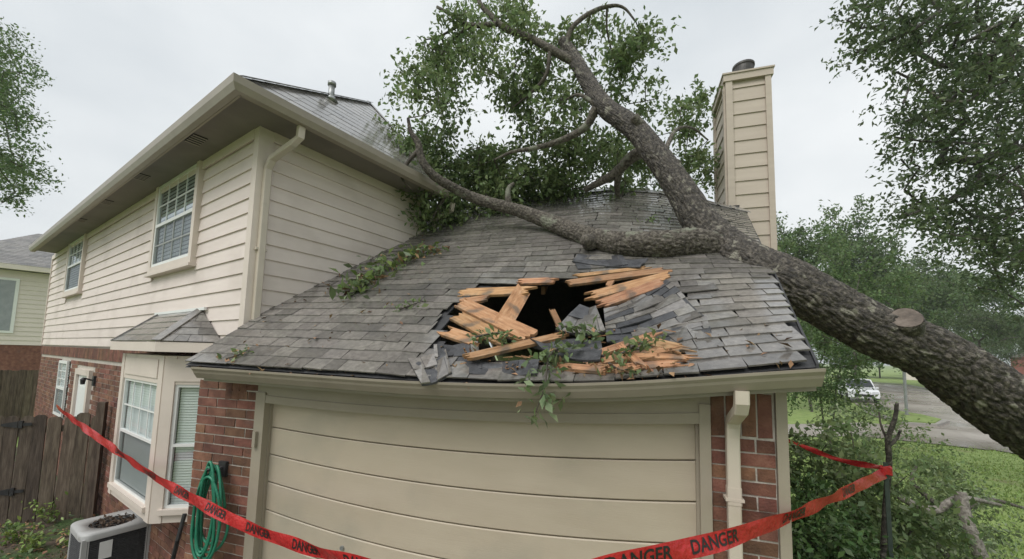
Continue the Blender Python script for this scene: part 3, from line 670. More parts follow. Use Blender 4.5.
hd = MB().sweep([(-.02, 0), (.06, 0), (.06, .5), (-.02, .5)], 25, lambda i, q: np.array([xs[i], YG + q[0], dtop(xs[i]) + .044 + q[1] * (2.84 - dtop(xs[i]) - .044) / .5])); hd.build('header_board', TRIMD, frame)
MB().box(DL - .075, DL - .045, YG - .06, YG - .036, 2.17, 2.29).build('latch_plate', TRIMD, frame)

# ---- garage eave: gutter, fascia, soffit, sagging with the broken roof
YE = 2.18
LIP = [(-3.8, 2.80), (-3.271, 2.798), (-2.207, 2.78), (-1.408, 2.766), (-.659, 2.778), (-.038, 2.817), (.418, 2.872), (.859, 2.926), (1.2, 2.95)]
def lip(x): return float(np.interp(x, [p[0] for p in LIP], [p[1] for p in LIP]))
def smooth_lip(x): return (lip(x - .35) + lip(x - .15) + lip(x) * 2 + lip(x + .15) + lip(x + .35)) / 6
GX0, GX1 = -3.27, .86
gxs = np.linspace(GX0, GX1, 40)
gpf = [(0, -.085), (.05, -.085), (.078, -.045), (.084, -.03), (.098, -.012), (.10, .002), (.086, .003), (.082, -.012), (.066, -.03), (.060, -.045), (.04, -.072), (0, -.072)]
gut = MB().sweep(gpf, 40, lambda i, q: np.array([gxs[i], YE + .10 - q[0], smooth_lip(gxs[i]) + q[1]])).build('gutter', METALP, house)
for x in (GX0, GX1):
    e = -.003 if x < 0 else .003
    MB().hexa([(x, YE + .10 - a, smooth_lip(x) + b) for a, b in gpf[:6] + [(0, .0)]], [(x + e, YE + .10 - a, smooth_lip(x) + b) for a, b in gpf[:6] + [(0, .0)]]).build('end_cap', METALP, gut)
MB().sweep([(0, -.11), (.02, -.11), (.02, .03), (0, .03)], 40, lambda i, q: np.array([gxs[i], YE + .102 + q[0], smooth_lip(gxs[i]) + q[1]])).build('fascia', METALP, house)
MB().sweep([(0, -.105), (.26, -.105), (.26, -.09), (0, -.09)], 40, lambda i, q: np.array([gxs[i], YE + .124 + q[0], smooth_lip(gxs[i]) + q[1]])).build('soffit', TRIMD, house)
# left return of the eave towards the front wall
MB().obox((-3.33, 2.33, 2.83), (.055, 0, 0), (0, .06, 0), (0, 0, .03)).build('flashing', METALP, house)

# downspouts
def rect_tube(pts, w, d, wdir, name, mat, parent):
    m_ = MB(); pts = [np.asarray(p, float) for p in pts]; fr_ = frames(pts); P = []
    for p, (t, a, c) in zip(pts, fr_):
        s_ = np.asarray(wdir, float); n_ = unit(np.cross(t, s_)); P.append([p + s_ * w / 2 * i + n_ * d / 2 * j for i, j in ((1, .8), (.8, 1), (-.8, 1), (-1, .8), (-1, -.8), (-.8, -1), (.8, -1), (1, -.8))])
    m_.grid(P, True); m_.f.append(tuple(range(7, -1, -1))); e = (len(P) - 1) * 8; m_.f.append(tuple(e + i for i in range(8)))
    return m_.build(name, mat, parent)
xd = hit(732, 440, (0, YG - .05, 0), (0, 1, 0))[0]
zt = smooth_lip(xd) - .085
ds = rect_tube([(xd, YE + .05, zt), (xd, YE + .05, zt - .06), (xd, YE + .075, zt - .10), (xd, YG - .09, zt - .17), (xd, YG - .066, zt - .21), (xd, YG - .06, zt - .27), (xd, YG - .06, .15), (xd, YG - .06, .1), (xd, YG - .2, .04)], .064, .052, (1, 0, 0), 'downspout', SPOUT, house)
MB().box(xd - .045, xd + .045, YG - .09, YG - .02, 2.20, 2.215).build('strap', SPOUT, ds)
rect_tube([(xd, YG - .06, 2.27), (xd, YG - .06, 2.18)], .069, .057, (1, 0, 0), 'joint_sleeve', SPOUT, ds)
# downspout at the corner of the upper storey
a_ = [SP(.15, GZ, OS - .02), SP(.15, GZ - .10, OS - .03), SP(.12, GZ - .16, OS - .1), SP(.06, GZ - .27, .12), SP(.055, GZ - .36, .06), SP(.055, GZ - .5, .055), SP(.055, 3.17, .055), SP(.055, 3.10, .075), SP(.08, 3.05, .15)]
d2 = rect_tube(a_, .062, .055, dS, 'downspout', SPOUT, house)
MB().obox(SP(.055, 3.9, .04), dS * .05, dW * .03, Z * .012).build('strap', SPOUT, d2)
a_ = [SP(2.28, GZ, OS - .02), SP(2.28, GZ - .1, OS - .04), SP(2.28, GZ - .14, .3), SP(2.28, GZ - .2, .10), SP(2.28, 4.62, .06)]
rect_tube(a_, .06, .05, dS, 'downspout', SPOUT, house)
MB().obox(SP(.11, 3.02, .17), dS * .05, dW * .05, Z * .012).build('splash_flashing', WHITE, d2)

# ---- garage roof: a ruled surface from the sagging eave to the ridge
YR = 6.0
RG = [(-4.0, 5.50), (-1.6, 5.52), (-.25, 5.53), (.35, 5.42), (.9, 5.25), (1.51, 5.03), (2, 4.9)]
def ridge(x): return float(np.interp(x, [p[0] for p in RG], [p[1] for p in RG]))
RX0 = -3.40
def xright(t): return lerp(.84, 1.51, t)
def roof_s(x, t): return (x - RX0) / (xright(t) - RX0)
def dent(x, y): return -.10 * math.exp(-((x + .35) / .75) ** 2 - ((y - 3.0) / .7) ** 2)
def roof_z(x, y):
    t = (y - (YE + .04)) / (YR - YE - .04); s = roof_s(x, t); xe, xr = lerp(RX0, .84, s), lerp(RX0, 1.51, s)
    return lerp(smooth_lip(xe) + .03, ridge(xr), t) + dent(x, y)
def roof_p(s, t):
    x = lerp(RX0, xright(t), s); y = lerp(YE + .04, YR, t); return np.array([x, y, roof_z(x, y)])
def roof_n(x, y):
    e = .03; a = np.array([2 * e, 0, roof_z(x + e, y) - roof_z(x - e, y)]); b = np.array([0, 2 * e, roof_z(x, y + e) - roof_z(x, y - e)]); return unit(np.cross(a, b))
def roof_hit(px, py):
    d = ray(px, py); lo_, prev = .8, None
    for k in range(400):
        zc = 1.6 + k * .02; p = CAM + d * zc
        if p[1] > YE and p[2] < roof_z(p[0], p[1]): return p
    return CAM + d * 5
HOLE = [(452, 306), (476, 288), (524, 283), (546, 281), (573, 277), (622, 270), (666, 271), (668, 283), (640, 302), (622, 316), (640, 335), (676, 338), (682, 366), (600, 372), (535, 373), (470, 366), (440, 352), (446, 325)]
def in_hole(p): x, y, _ = proj(p); return inpoly(x, y, HOLE)
def behind_side(p): return (np.asarray(p) - K) @ dW > .02 and (np.asarray(p) - K) @ dS > -.02
m_ = MB(); NS_, NT_ = 70, 60
idx = {}
for i in range(NT_ + 1):
    for j in range(NS_ + 1): idx[i, j] = len(m_.v); m_.v.append(tuple(roof_p(j / NS_, i / NT_) - Z * .02))
for i in range(NT_):
    for j in range(NS_):
        c = roof_p((j + .5) / NS_, (i + .5) / NT_)
        if not in_hole(c): m_.f.append((idx[i, j], idx[i, j + 1], idx[i + 1, j + 1], idx[i + 1, j]))
# under face, back slope and gable so that the attic is closed and dark
for (i, j), k in list(idx.items()): pass
nb_ = len(m_.v)
for i in range(NT_ + 1):
    for j in range(NS_ + 1): v = m_.v[idx[i, j]]; m_.v.append((v[0], v[1], v[2] - .018))
for q in [f for f in m_.f]: m_.f.append(tuple(reversed([nb_ + k for k in q])))
roof = m_.build('garage_roof', FELT, house)
bk = MB(); r0_, r1_ = roof_p(0, 1), roof_p(1, 1)
Rg = [roof_p(s, 1) for s in np.linspace(0, 1, 12)]
for a, b in zip(Rg[:-1], Rg[1:]): bk.poly([a, b, (b[0], 9.9, 2.75), (a[0], 9.9, 2.75)])
bk.build('back_slope', SHINGI, roof)
gb = MB(); pe, pr = roof_p(1, 0), roof_p(1, 1)
n_g = 14
for k in range(n_g):
    a, b = roof_p(.992, lerp(.08, 1, k / n_g)) - Z * .045, roof_p(.992, lerp(.08, 1, (k + 1) / n_g)) - Z * .045; gb.poly([(XR, a[1], 2.6), (XR, b[1], 2.6), b, a])
gb.poly([(XR, YR, 2.6), (XR, 9.7, 2.6), pr - Z * .03]); gb.build('gable_end', SIDING, roof)
gb = MB()
for k in range(n_g):
    a, b = roof_p(.004, lerp(.09, 1, k / n_g)) - Z * .025, roof_p(.004, lerp(.09, 1, (k + 1) / n_g)) - Z * .025; gb.poly([(a[0], a[1], 2.2), (b[0], b[1], 2.2), b, a])
gb.poly([(RX0, YR, 2.2), (RX0, 9.7, 2.2), (RX0, 9.7, 2.8), r0_ - Z * .02]); gb.poly([(XL, 2.52, 2.70), (RX0, 2.52, 2.70), (RX0, 2.52, 3.0), (XL, 2.52, 2.8)])
gb.build('gable_end', SIDING, roof)
rk = MB()
for k in range(20):
    a, b = roof_p(1, k / 20), roof_p(1, (k + 1) / 20); o = np.array([.012, 0, 0]); rk.hexa([a - Z * .09, b - Z * .09, b - Z * .09 + o, a - Z * .09 + o], [a - Z * .002, b - Z * .002, b - Z * .002 + o, a - Z * .002 + o])
rk.build('rake_board', FELT, roof)
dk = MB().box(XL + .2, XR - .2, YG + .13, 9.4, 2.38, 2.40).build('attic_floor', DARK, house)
for x in (-2.6, -2.0, -1.4, -.8, -.2, .4):          # rafters seen through the hole
    if in_hole((x, 2.9, roof_z(x, 2.9))) and False: continue
    y0 = 3.55 if -1.5 < x < .3 else 2.5
    m_ = MB(); ys = np.linspace(y0, YR - .1, 8)
    m_.sweep([(-.019, -.20), (.019, -.20), (.019, -.045), (-.019, -.045)], 8, lambda i, q: np.array([x + q[0], ys[i], roof_z(x, ys[i]) + q[1]])); m_.build('rafter', WOODD, roof)

# shingles: tabs as their own pieces where they show largest
tab_var = []
for k in range(5):
    m_ = MB(); t0 = .008 + .002 * (k % 3)
    m_.hexa([(-.5, 0, 0), (.5, 0, 0), (.5, 1, 0), (-.5, 1, 0)], [(-.5, 0, t0), (.5, 0, t0), (.5, 1, .003), (-.5, 1, .003)]); tab_var.append(m_.mesh('shingle', SHING))
EXPO = .124; slope_len = np.linalg.norm(roof_p(.5, 1) - roof_p(.5, 0)); ROWS = int(slope_len / EXPO)
cand = []
for r in range(ROWS):
    t0 = r / ROWS; s = -U(0, .25); Wd = xright(t0) - RX0; lastw = 0
    while s < Wd:
        w = random.choice((.13, .17, .21, .25, .30)) * U(.92, 1.08); a, b = max(0, s), min(Wd, s + w)
        if b - a > .05:
            p = roof_p((a + b) / 2 / Wd, t0); q = roof_p((a + b) / 2 / Wd, min(1, t0 + .6 / ROWS))
            if not in_hole(q) and not behind_side(q):
                x, y, zc = proj(q); cand.append(((b - a) / zc / zc if 150 < x < 860 and not (q[0] < -3.3) else 0, p, b - a, (x, y), r))
        s += w
cand.sort(key=lambda c: -c[0]); restm = MB()
hc = roof_hit(560, 330)
for k, (sz, p, w, xy, r) in enumerate(cand):
    n_ = roof_n(p[0], p[1] + .05); ex = unit(np.array([1, 0, roof_z(p[0] + .1, p[1]) - roof_z(p[0] - .1, p[1])]) * np.array([.2, 1, 1])); ex = unit(np.array([.2, 0, roof_z(p[0] + .1, p[1]) - roof_z(p[0] - .1, p[1])])); ey = unit(np.cross(n_, ex))
    near_h = math.exp(-(np.linalg.norm(p - hc) / 1.1) ** 2)
    rot = random.gauss(0, .018 + .06 * near_h); ex2 = ex * cos(rot) + ey * sin(rot); ey2 = np.cross(n_, ex2)
    lift = -(.022 + .05 * near_h * random.random() + (.06 * random.random() if random.random() < .03 else 0)); ey3 = unit(ey2 + n_ * lift); n3 = np.cross(ex2, ey3)
    o = p + n_ * (.003 + .19 * -lift) + ey2 * U(-.006, .006)
    if k < 285: put(random.choice(tab_var), 'shingle', roof, basis(o, ex2 * (w - .004), ey3 * .19, n3))
    else:
        t0 = random.choice((.008, .010, .012)); x0, x1 = ex2 * -(w - .004) / 2, ex2 * (w - .004) / 2; y1 = ey3 * .19
        restm.hexa([o + x0, o + x1, o + x1 + y1, o + x0 + y1], [o + x0 + n3 * t0, o + x1 + n3 * t0, o + x1 + y1 + n3 * .003, o + x0 + y1 + n3 * .003])
put(restm.mesh('shingle_field', SHINGI), 'shingle_field', roof, kind='stuff')
rc = MB()
for k in range(26):
    a, b = roof_p(k / 26, 1), roof_p((k + 1.2) / 26, 1); s_ = np.array([0, 1, 0]); rc.hexa([a + (0, -.13, -.06), b + (0, -.13, -.06), b + (0, 0, .015), a + (0, 0, .03)], [a + (0, -.13, -.05), b + (0, -.13, -.05), b + (0, 0, .028), a + (0, 0, .044)])
    rc.hexa([a + (0, 0, .015), b + (0, 0, .015), b + (0, .13, -.08), a + (0, .13, -.08)], [a + (0, 0, .044), b + (0, 0, .028), b + (0, .13, -.065), a + (0, .13, -.065)])
rc.build('ridge_cap', SHINGI, roof)

# ---- broken roof boards, torn shingle sheets, debris in the hole
def board(px0, py0, px1, py1, w, lift0, lift1, th=.022, mat=WOOD, name='broken_board', z0=None, z1=None, roll=0.0, splinter=True):
    """A sheathing board from one photo point to another, lying lift metres above the roof surface there."""
    a, b = roof_hit(px0, py0), roof_hit(px1, py1)
    a, b = CAM + (a - CAM) * (1 - lift0 / np.linalg.norm(a - CAM)), CAM + (b - CAM) * (1 - lift1 / np.linalg.norm(b - CAM))
    d = unit(b - a); n_ = roof_n(*((a + b) / 2)[:2]); n_ = unit(n_ - d * (n_ @ d)); s_ = np.cross(n_, d); s_, n_ = s_ * cos(roll) + n_ * sin(roll), n_ * cos(roll) - s_ * sin(roll); L_ = np.linalg.norm(b - a)
    m_ = MB(); n = 9; top = []; bot = []
    g0 = U(-.08, .08); g1 = U(-.08, .08); jag0 = [(k / 8 - .5) * g0 + (U(-.05, .01) if splinter else 0) - (.06 if splinter and random.random() < .12 else 0) for k in range(n)]; jag1 = [(k / 8 - .5) * g1 + (U(-.01, .05) if splinter else 0) + (.08 if splinter and random.random() < .12 else 0) for k in range(n)]
    cols = []
    for k in range(n):
        y = (k / (n - 1) - .5) * w; cols.append((jag0[k], L_ + jag1[k], y))
    for z in (th, 0):
        for (x0, x1, y) in cols: m_.v += [(x0, y, z), (x1, y, z)]
    for k in range(n - 1):
        i = 2 * k; j = 2 * n + 2 * k; m_.f += [(i, i + 1, i + 3, i + 2), (j, j + 2, j + 3, j + 1), (i, i + 2, j + 2, j), (i + 1, j + 1, j + 3, i + 3)]
    e = 2 * (n - 1); m_.f += [(0, 2 * n, 2 * n + 1, 1), (e, e + 1, 2 * n + e + 1, 2 * n + e)]
    return put(m_.mesh(name, mat), name, roof, basis(a, d, s_, n_))
# left tangle
board(463, 305, 528, 336, .15, .06, .10); board(458, 318, 500, 340, .13, .03, .06); board(466, 294, 524, 292, .14, .02, .03)
board(504, 322, 522, 292, .14, .05, .02, roll=.5); board(524, 283, 550, 282, .10, .02, .02); board(472, 358, 558, 338, .075, .12, .10)
board(450, 334, 474, 342, .12, .01, .02); board(462, 303, 484, 300, .10, .02, .02)
# right run of sheathing
board(572, 284, 664, 272, .10, .03, .01); board(580, 277, 642, 270, .06, .04, .02); board(596, 296, 665, 278, .13, .03, .02); board(606, 304, 660, 285, .13, .02, .02); board(608, 288, 613, 280, .05, .02, .02, splinter=False)
# lower right
board(598, 356, 650, 338, .07, .05, .04); board(604, 363, 664, 352, .075, .03, .03); board(610, 371, 676, 366, .07, .02, .015); board(560, 368, 602, 372, .06, .03, .03); board(650, 344, 676, 350, .09, .03, .01); board(636, 358, 682, 360, .05, .06, .03); board(622, 350, 640, 366, .045, .07, .05)
board(553, 313, 562, 332, .045, -.12, -.02, name='broken_rafter', mat=WOODD)
board(490, 330, 560, 352, .09, .02, .05, mat=SHDARK, name='splintered_batten')

def torn_sheet(corners, lift, curl, nu, nv, name='torn_shingle_sheet', mat=SHDARK, th=.014, tabs_on=True, seed=0):
    """A bent sheet of roofing: four photo corners (bottom-left, bottom-right, top-right, top-left), with tabs on it."""
    P = []
    for (x, y), l in zip(corners, lift):
        p = roof_hit(x, y); P.append(CAM + (p - CAM) * (1 - l / np.linalg.norm(p - CAM)))
    n_ = unit(np.cross(P[1] - P[0], P[3] - P[0])); n_ = n_ if n_[2] > 0 else -n_
    rg = random.Random(seed)
    def S(u, v): return lerp(lerp(P[0], P[1], u), lerp(P[3], P[2], u), v) + n_ * (curl * (4 * (u - .5) ** 2 - .4) + .012 * sin(u * 9 + seed) * sin(v * 7))
    G = [[S(j / 10, i / 8) + n_ * 0 for j in range(11)] for i in range(9)]
    m_ = MB(); m_.grid(G); b = len(m_.v); m_.grid([[p - n_ * th for p in r] for r in G])
    m_.f[80:] = [tuple(reversed(f)) for f in m_.f[80:]]
    ring = [j for j in range(11)] + [i * 11 + 10 for i in range(1, 9)] + [8 * 11 + j for j in range(9, -1, -1)] + [i * 11 for i in range(7, 0, -1)]
    for a, c in zip(ring, ring[1:] + ring[:1]): m_.f.append((a, a + b, c + b, c))
    sh = m_.build(name, mat, roof)
    if tabs_on:
        for r in range(nv):
            u = -rg.uniform(0, .5 / nu)
            while u < 1:
                w = rg.uniform(.6, 1.3) / nu; a, c = max(0, u), min(1, u + w - .012)
                if c - a > .03 and rg.random() > .06:
                    v0, v1 = r / nv, min(1, (r + 1.3) / nv); q = [S(a, v0), S(c, v0), S(c, v1), S(a, v1)]; l0 = .007 + rg.uniform(0, .007)
                    MB().hexa([p + n_ * .001 for p in q], [q[0] + n_ * l0, q[1] + n_ * l0, q[2] + n_ * .004, q[3] + n_ * .004]).build('torn_shingle', SHDARK if rg.random() < .5 else SHING, roof)
                u += w
    return sh
torn_sheet([(607, 344), (704, 318), (666, 281), (604, 312)], (.05, .02, .03, .08), .03, 3, 7, seed=2)
torn_sheet([(640, 352), (712, 335), (706, 316), (612, 343)], (.03, .02, .02, .05), .01, 4, 2, seed=5)
torn_sheet([(422, 386), (452, 374), (446, 350), (408, 360)], (.10, .05, .04, .07), .02, 3, 2, seed=3)
torn_sheet([(436, 372), (482, 370), (478, 342), (434, 346)], (.03, .03, .03, .03), .01, 3, 2, seed=7)
torn_sheet([(470, 376), (537, 376), (540, 360), (470, 362)], (.02, .05, .06, .04), .02, 4, 1, seed=8)
torn_sheet([(545, 352), (600, 362), (602, 352), (530, 340)], (.14, .10, .08, .12), .03, 3, 1, tabs_on=False, seed=4)
torn_sheet([(540, 345), (604, 357), (600, 340), (545, 337)], (.10, .08, .06, .08), .02, 3, 1, tabs_on=False, seed=9)
torn_sheet([(556, 332), (606, 334), (596, 308), (580, 306)], (.0, .03, .05, .03), .03, 2, 2, seed=10)
torn_sheet([(572, 262), (640, 268), (648, 260), (580, 254)], (.06, .10, .05, .03), .02, 3, 1, tabs_on=False, seed=11)
torn_sheet([(578, 270), (628, 266), (622, 256), (572, 258)], (.03, .03, .03, .03), .01, 3, 1, seed=12)

# ---- chimney
c0, c1 = hit(726, 66, (0, 6.2, 0), (0, 1, 0)), hit(770, 69, (0, 6.2, 0), (0, 1, 0)); CX0, CX1, CZ = 1.348, 1.93, 7.10; CY0, CY1 = 6.2, 7.0
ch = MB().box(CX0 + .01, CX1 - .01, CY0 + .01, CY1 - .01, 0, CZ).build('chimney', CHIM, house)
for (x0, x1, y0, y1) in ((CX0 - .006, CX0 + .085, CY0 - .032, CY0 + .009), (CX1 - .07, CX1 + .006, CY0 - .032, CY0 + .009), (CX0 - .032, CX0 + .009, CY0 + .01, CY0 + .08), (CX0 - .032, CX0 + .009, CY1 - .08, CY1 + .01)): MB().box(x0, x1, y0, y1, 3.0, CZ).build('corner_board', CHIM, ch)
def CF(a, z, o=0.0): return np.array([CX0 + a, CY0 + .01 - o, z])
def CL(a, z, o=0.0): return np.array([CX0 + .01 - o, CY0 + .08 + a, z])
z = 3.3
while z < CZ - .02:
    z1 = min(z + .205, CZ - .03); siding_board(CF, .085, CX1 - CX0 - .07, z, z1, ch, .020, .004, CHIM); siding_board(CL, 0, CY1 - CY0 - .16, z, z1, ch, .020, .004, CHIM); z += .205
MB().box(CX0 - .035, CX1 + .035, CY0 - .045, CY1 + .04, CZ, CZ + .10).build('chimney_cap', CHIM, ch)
MB().box(CX0 - .05, CX1 + .05, CY0 - .06, CY1 + .05, CZ + .101, CZ + .125).build('cap_edge', CHIM, ch)
fx, fy = CX0 + .30, CY0 + .22
fl = MB().tube([(fx, fy, CZ + .12), (fx, fy, CZ + .34), (fx, fy, CZ + .345), (fx, fy, CZ + .375), (fx, fy, CZ + .375)], [.14, .14, .152, .152, .10], 28).build('flue', FLUE, ch, False)
MB().obox((CX0 - .02, CY0 - .1, roof_z(1.3, 6.0) - .02), (.12, 0, 0), (0, .08, 0), (0, 0, .05)).build('flashing', FLUE, ch)

# ================================================================== FALLEN OAK
def tz(x, y, zc, r): return (*atz(x, y, zc), r)
fallen = thing('fallen_tree', 'huge grey-barked oak fallen across the garage roof with leafy limbs', 'tree', atz(1024, 420, 2.9) * np.array([1, 1, 0]) + np.array([2.2, 1.0, 0]))
p1, p2 = atz(930, 355, 2.95), atz(1020, 414, 2.9); dd = p2 - p1
base_t = p2 + dd * 5.3; mid_t = p2 + dd * 2.2
tr = [(*base_t, .36), (*(p2 + dd * 4.2), .30), (*mid_t, .26), (*p2, .222), (*p1, .192), tz(880, 333, 2.98, .185), tz(830, 306, 3.06, .180), tz(785, 281, 3.2, .185), tz(748, 264, 3.45, .185), tz(722, 246, 3.75, .175), tz(700, 222, 3.95, .158), tz(682, 192, 4.1, .142), tz(660, 160, 4.3, .130), tz(636, 130, 4.5, .118), tz(606, 108, 4.75, .102), tz(588, 82, 5.0, .093), tz(572, 55, 5.2, .08), tz(562, 40, 5.25, .055)]
bark_limb('trunk', tr, BARKW, fallen, seg=168, step=.011, depth=.05, cells=30)
def on_roof(x, y, r, lift=0.0):
    p = roof_hit(x, y + 4); n_ = roof_n(p[0], min(p[1], 5.8)); d = unit(p - CAM); q = p + n_ * (r + lift); return (*q, r)
lb = [tz(795, 287, 3.2, .14), tz(760, 270, 3.42, .16), tz(726, 254, 3.70, .155), tz(694, 244, 3.66, .138), tz(668, 245, 3.63, .128), tz(640, 245, 3.70, .122), tz(612, 243, 3.88, .112), tz(580, 234, 4.2, .098), tz(550, 222, 4.6, .084), tz(520, 211, 4.85, .072), tz(494, 204, 4.98, .066)] + [tz(472, 197, 5.05, .062), tz(450, 186, 4.9, .056), tz(433, 175, 4.82, .050), tz(422, 160, 4.78, .044), tz(418, 143, 4.78, .036), tz(411, 132, 4.78, .024), tz(408, 118, 4.8, .012)]
bark_limb('limb', lb, BARK, fallen, seg=96, step=.012, depth=.03, cells=22, seed=9)
lk_ = on_roof(590, 246, .08, .0); bark_limb('limb_stub', [lk_, (lk_[0] - .02, lk_[1] - .08, lk_[2] + .0, .06), (lk_[0] - .05, lk_[1] - .13, lk_[2] - .01, .045)], BARK, fallen, seg=40, step=.02, depth=.012, cells=14, seed=4)
def limb(pts, name='branch', seg=20, mat=BARK): return bark_limb(name, [tz(*p) for p in pts], mat, fallen, seg=seg, step=.03, depth=.006, cells=10, seed=len(pts))
limbs = [
    [(574, 62, 5.15, .055), (552, 50, 5.2, .052), (528, 37, 5.3, .045), (505, 28, 5.3, .042), (490, 15, 5.35, .035), (481, 5, 5.35, .028), (474, -12, 5.4, .018)],
    [(497, 24, 5.3, .034), (470, 25, 5.4, .030), (452, 15, 5.4, .025), (437, 7, 5.45, .018)],
    [(472, 25, 5.4, .020), (452, 40, 5.5, .016), (440, 58, 5.6, .012), (430, 80, 5.7, .008)],
    [(462, 24, 5.4, .018), (440, 36, 5.6, .013), (424, 40, 5.7, .008)],
    [(566, 46, 5.2, .035), (572, 28, 5.2, .032), (590, 13, 5.2, .028), (610, 6, 5.2, .022), (624, 8, 5.2, .016), (636, 22, 5.2, .010)],
    [(607, 7, 5.2, .015), (607, 30, 5.3, .012), (613, 55, 5.4, .009), (622, 78, 5.4, .006)],
    [(596, 108, 4.8, .055), (585, 127, 4.9, .046), (562, 140, 5.0, .038), (535, 148, 5.1, .03), (512, 152, 5.2, .022), (494, 160, 5.3, .012)],
    [(550, 52, 5.2, .028), (546, 75, 5.2, .024), (532, 92, 5.3, .018), (512, 108, 5.4, .010)],
    [(676, 168, 4.5, .085), (650, 152, 4.75, .078), (632, 157, 4.95, .07), (614, 174, 5.2, .06), (585, 190, 5.5, .04)],
    [(620, 168, 5.1, .05), (617, 185, 5.3, .04), (619, 205, 5.6, .03)],
    [(665, 150, 4.6, .03), (676, 130, 4.9, .02), (692, 128, 5.2, .016), (708, 140, 5.5, .01)],
    [(418, 150, 4.78, .026), (406, 165, 4.8, .02), (402, 178, 4.8, .014), (412, 190, 4.85, .008)],
    [(450, 186, 5.3, .03), (440, 205, 5.3, .02), (430, 222, 5.3, .012)],
    [(600, 108, 4.8, .03), (580, 95, 4.9, .02), (565, 100, 5.1, .012)],
]
for l in limbs: limb(l, mat=BARKF if l[0][3] < .03 else BARK)
bark_limb('limb_stub', [tz(509, 207, 4.92, .05), tz(508, 196, 4.9, .036), tz(509, 188, 4.9, .03), tz(514, 183, 4.9, .016)], BARK, fallen, seg=24, step=.02, depth=.008, cells=10)
bark_limb('limb_stub', [tz(645, 132, 4.45, .07), tz(637, 121, 4.4, .055), tz(634, 116, 4.38, .05)], BARK, fallen, seg=28, step=.015, depth=.008, cells=12)
# sawn stub on the trunk
sp_ = atz(906, 318, 2.80); sa = atz(901, 338, 2.95); sdn = unit(sp_ - sa)
bark_limb('limb_stub', [(*sa, .16), (*(sa + (sp_ - sa) * .55), .112), (*(sa + (sp_ - sa) * .95), .098), (*(sp_ + sdn * .004), .088)], BARKW, fallen, seg=60, step=.012, depth=.014, cells=18, cap=False)
fa = frames([sp_, sp_ + sdn])[0]
cf = MB(); ring_n = 40; rg_ = [[sp_ + sdn * (.004 - .012 * (1 - r / 4) + .002 * sin(r * 7)) + (fa[1] * cos(2 * pi * k / ring_n) + fa[2] * sin(2 * pi * k / ring_n)) * (.086 * r / 4 * (1 + .03 * sin(3 * 2 * pi * k / ring_n)) + .0005) for k in range(ring_n)] for r in range(5)]
cf.grid(rg_, True); cf.build('cut_face', CUT, fallen, True)

fol = [(445, 72, 48, 36, 5.1, 6.2, 26), (500, 18, 52, 24, 5.1, 6.0, 16), (552, 100, 42, 48, 5.2, 6.2, 26), (530, 70, 25, 25, 5.2, 6, 8), (628, 48, 26, 32, 5.1, 5.8, 11), (590, 40, 25, 30, 5.2, 5.9, 7), (575, 150, 45, 22, 5.4, 6.6, 14), (440, 168, 50, 42, 5.6, 6.6, 48), (400, 150, 14, 28, 5.2, 5.8, 8), (520, 178, 65, 32, 5.5, 7.0, 58), (612, 165, 32, 28, 5.6, 7.2, 16), (470, 214, 40, 16, 5.6, 6.2, 14), (560, 205, 40, 14, 5.9, 6.6, 12), (684, 125, 26, 42, 5.6, 6.6, 12), (655, 165, 25, 22, 6, 7, 8), (700, 165, 14, 20, 6, 7, 5), (420, 200, 25, 28, 5.15, 5.7, 16), (640, 100, 25, 20, 5.4, 6, 5)]
skn, skp = [], []
for l in limbs + [[(p[0], p[1], p[2], 0) for p in ()]]:
    pr_ = -1
    for p in l: skn.append(atz(*p[:3])); skp.append(pr_); pr_ = len(skn) - 1
pr_ = -1
for p in lb: skn.append(np.array(p[:3])); skp.append(pr_); pr_ = len(skn) - 1
pr_ = -1
for p in tr[10:]: skn.append(np.array(p[:3])); skp.append(pr_); pr_ = len(skn) - 1
n0 = len(skn); rngF = np.random.default_rng(5); tg = []
for cx, cy, rx, ry, za, zb, n in fol:
    for _ in range(n):
        a = rngF.uniform(0, 2 * pi); r = rngF.uniform(0, 1) ** .5; q = atz(cx + rx * r * cos(a), cy + ry * r * sin(a), rngF.uniform(za, zb))
        if -3.4 < q[0] < 1.5 and YE < q[1] < YR and q[2] < roof_z(q[0], q[1]) + .12: q[2] = roof_z(q[0], q[1]) + rngF.uniform(.1, .3)
        tg.append(q)
nodes, par, ends = grow(skn, skp, tg, rngF, seg=.3, pull=0)
tw = MB()
for i in range(n0, len(nodes)): tw.tube([nodes[par[i]], nodes[i]], [.008, .006], 4, cap=False)
put(tw.mesh('twig', BARKF), 'twig', fallen, kind='stuff')
P = cluster_points([nodes[e] for e in ends], .31, 120, rngF, twigs=7)
ok = ~((P[:, 0] > -3.4) & (P[:, 0] < 1.5) & (P[:, 1] > 2.3) & (P[:, 1] < 6.0) & (P[:, 2] < np.array([roof_z(a, b) + .02 for a, b in P[:, :2]])))
put(leaf_mesh('foliage', P[ok], .080, LEAF, rng=rngF, aspect=.5), 'foliage', fallen, kind='stuff')

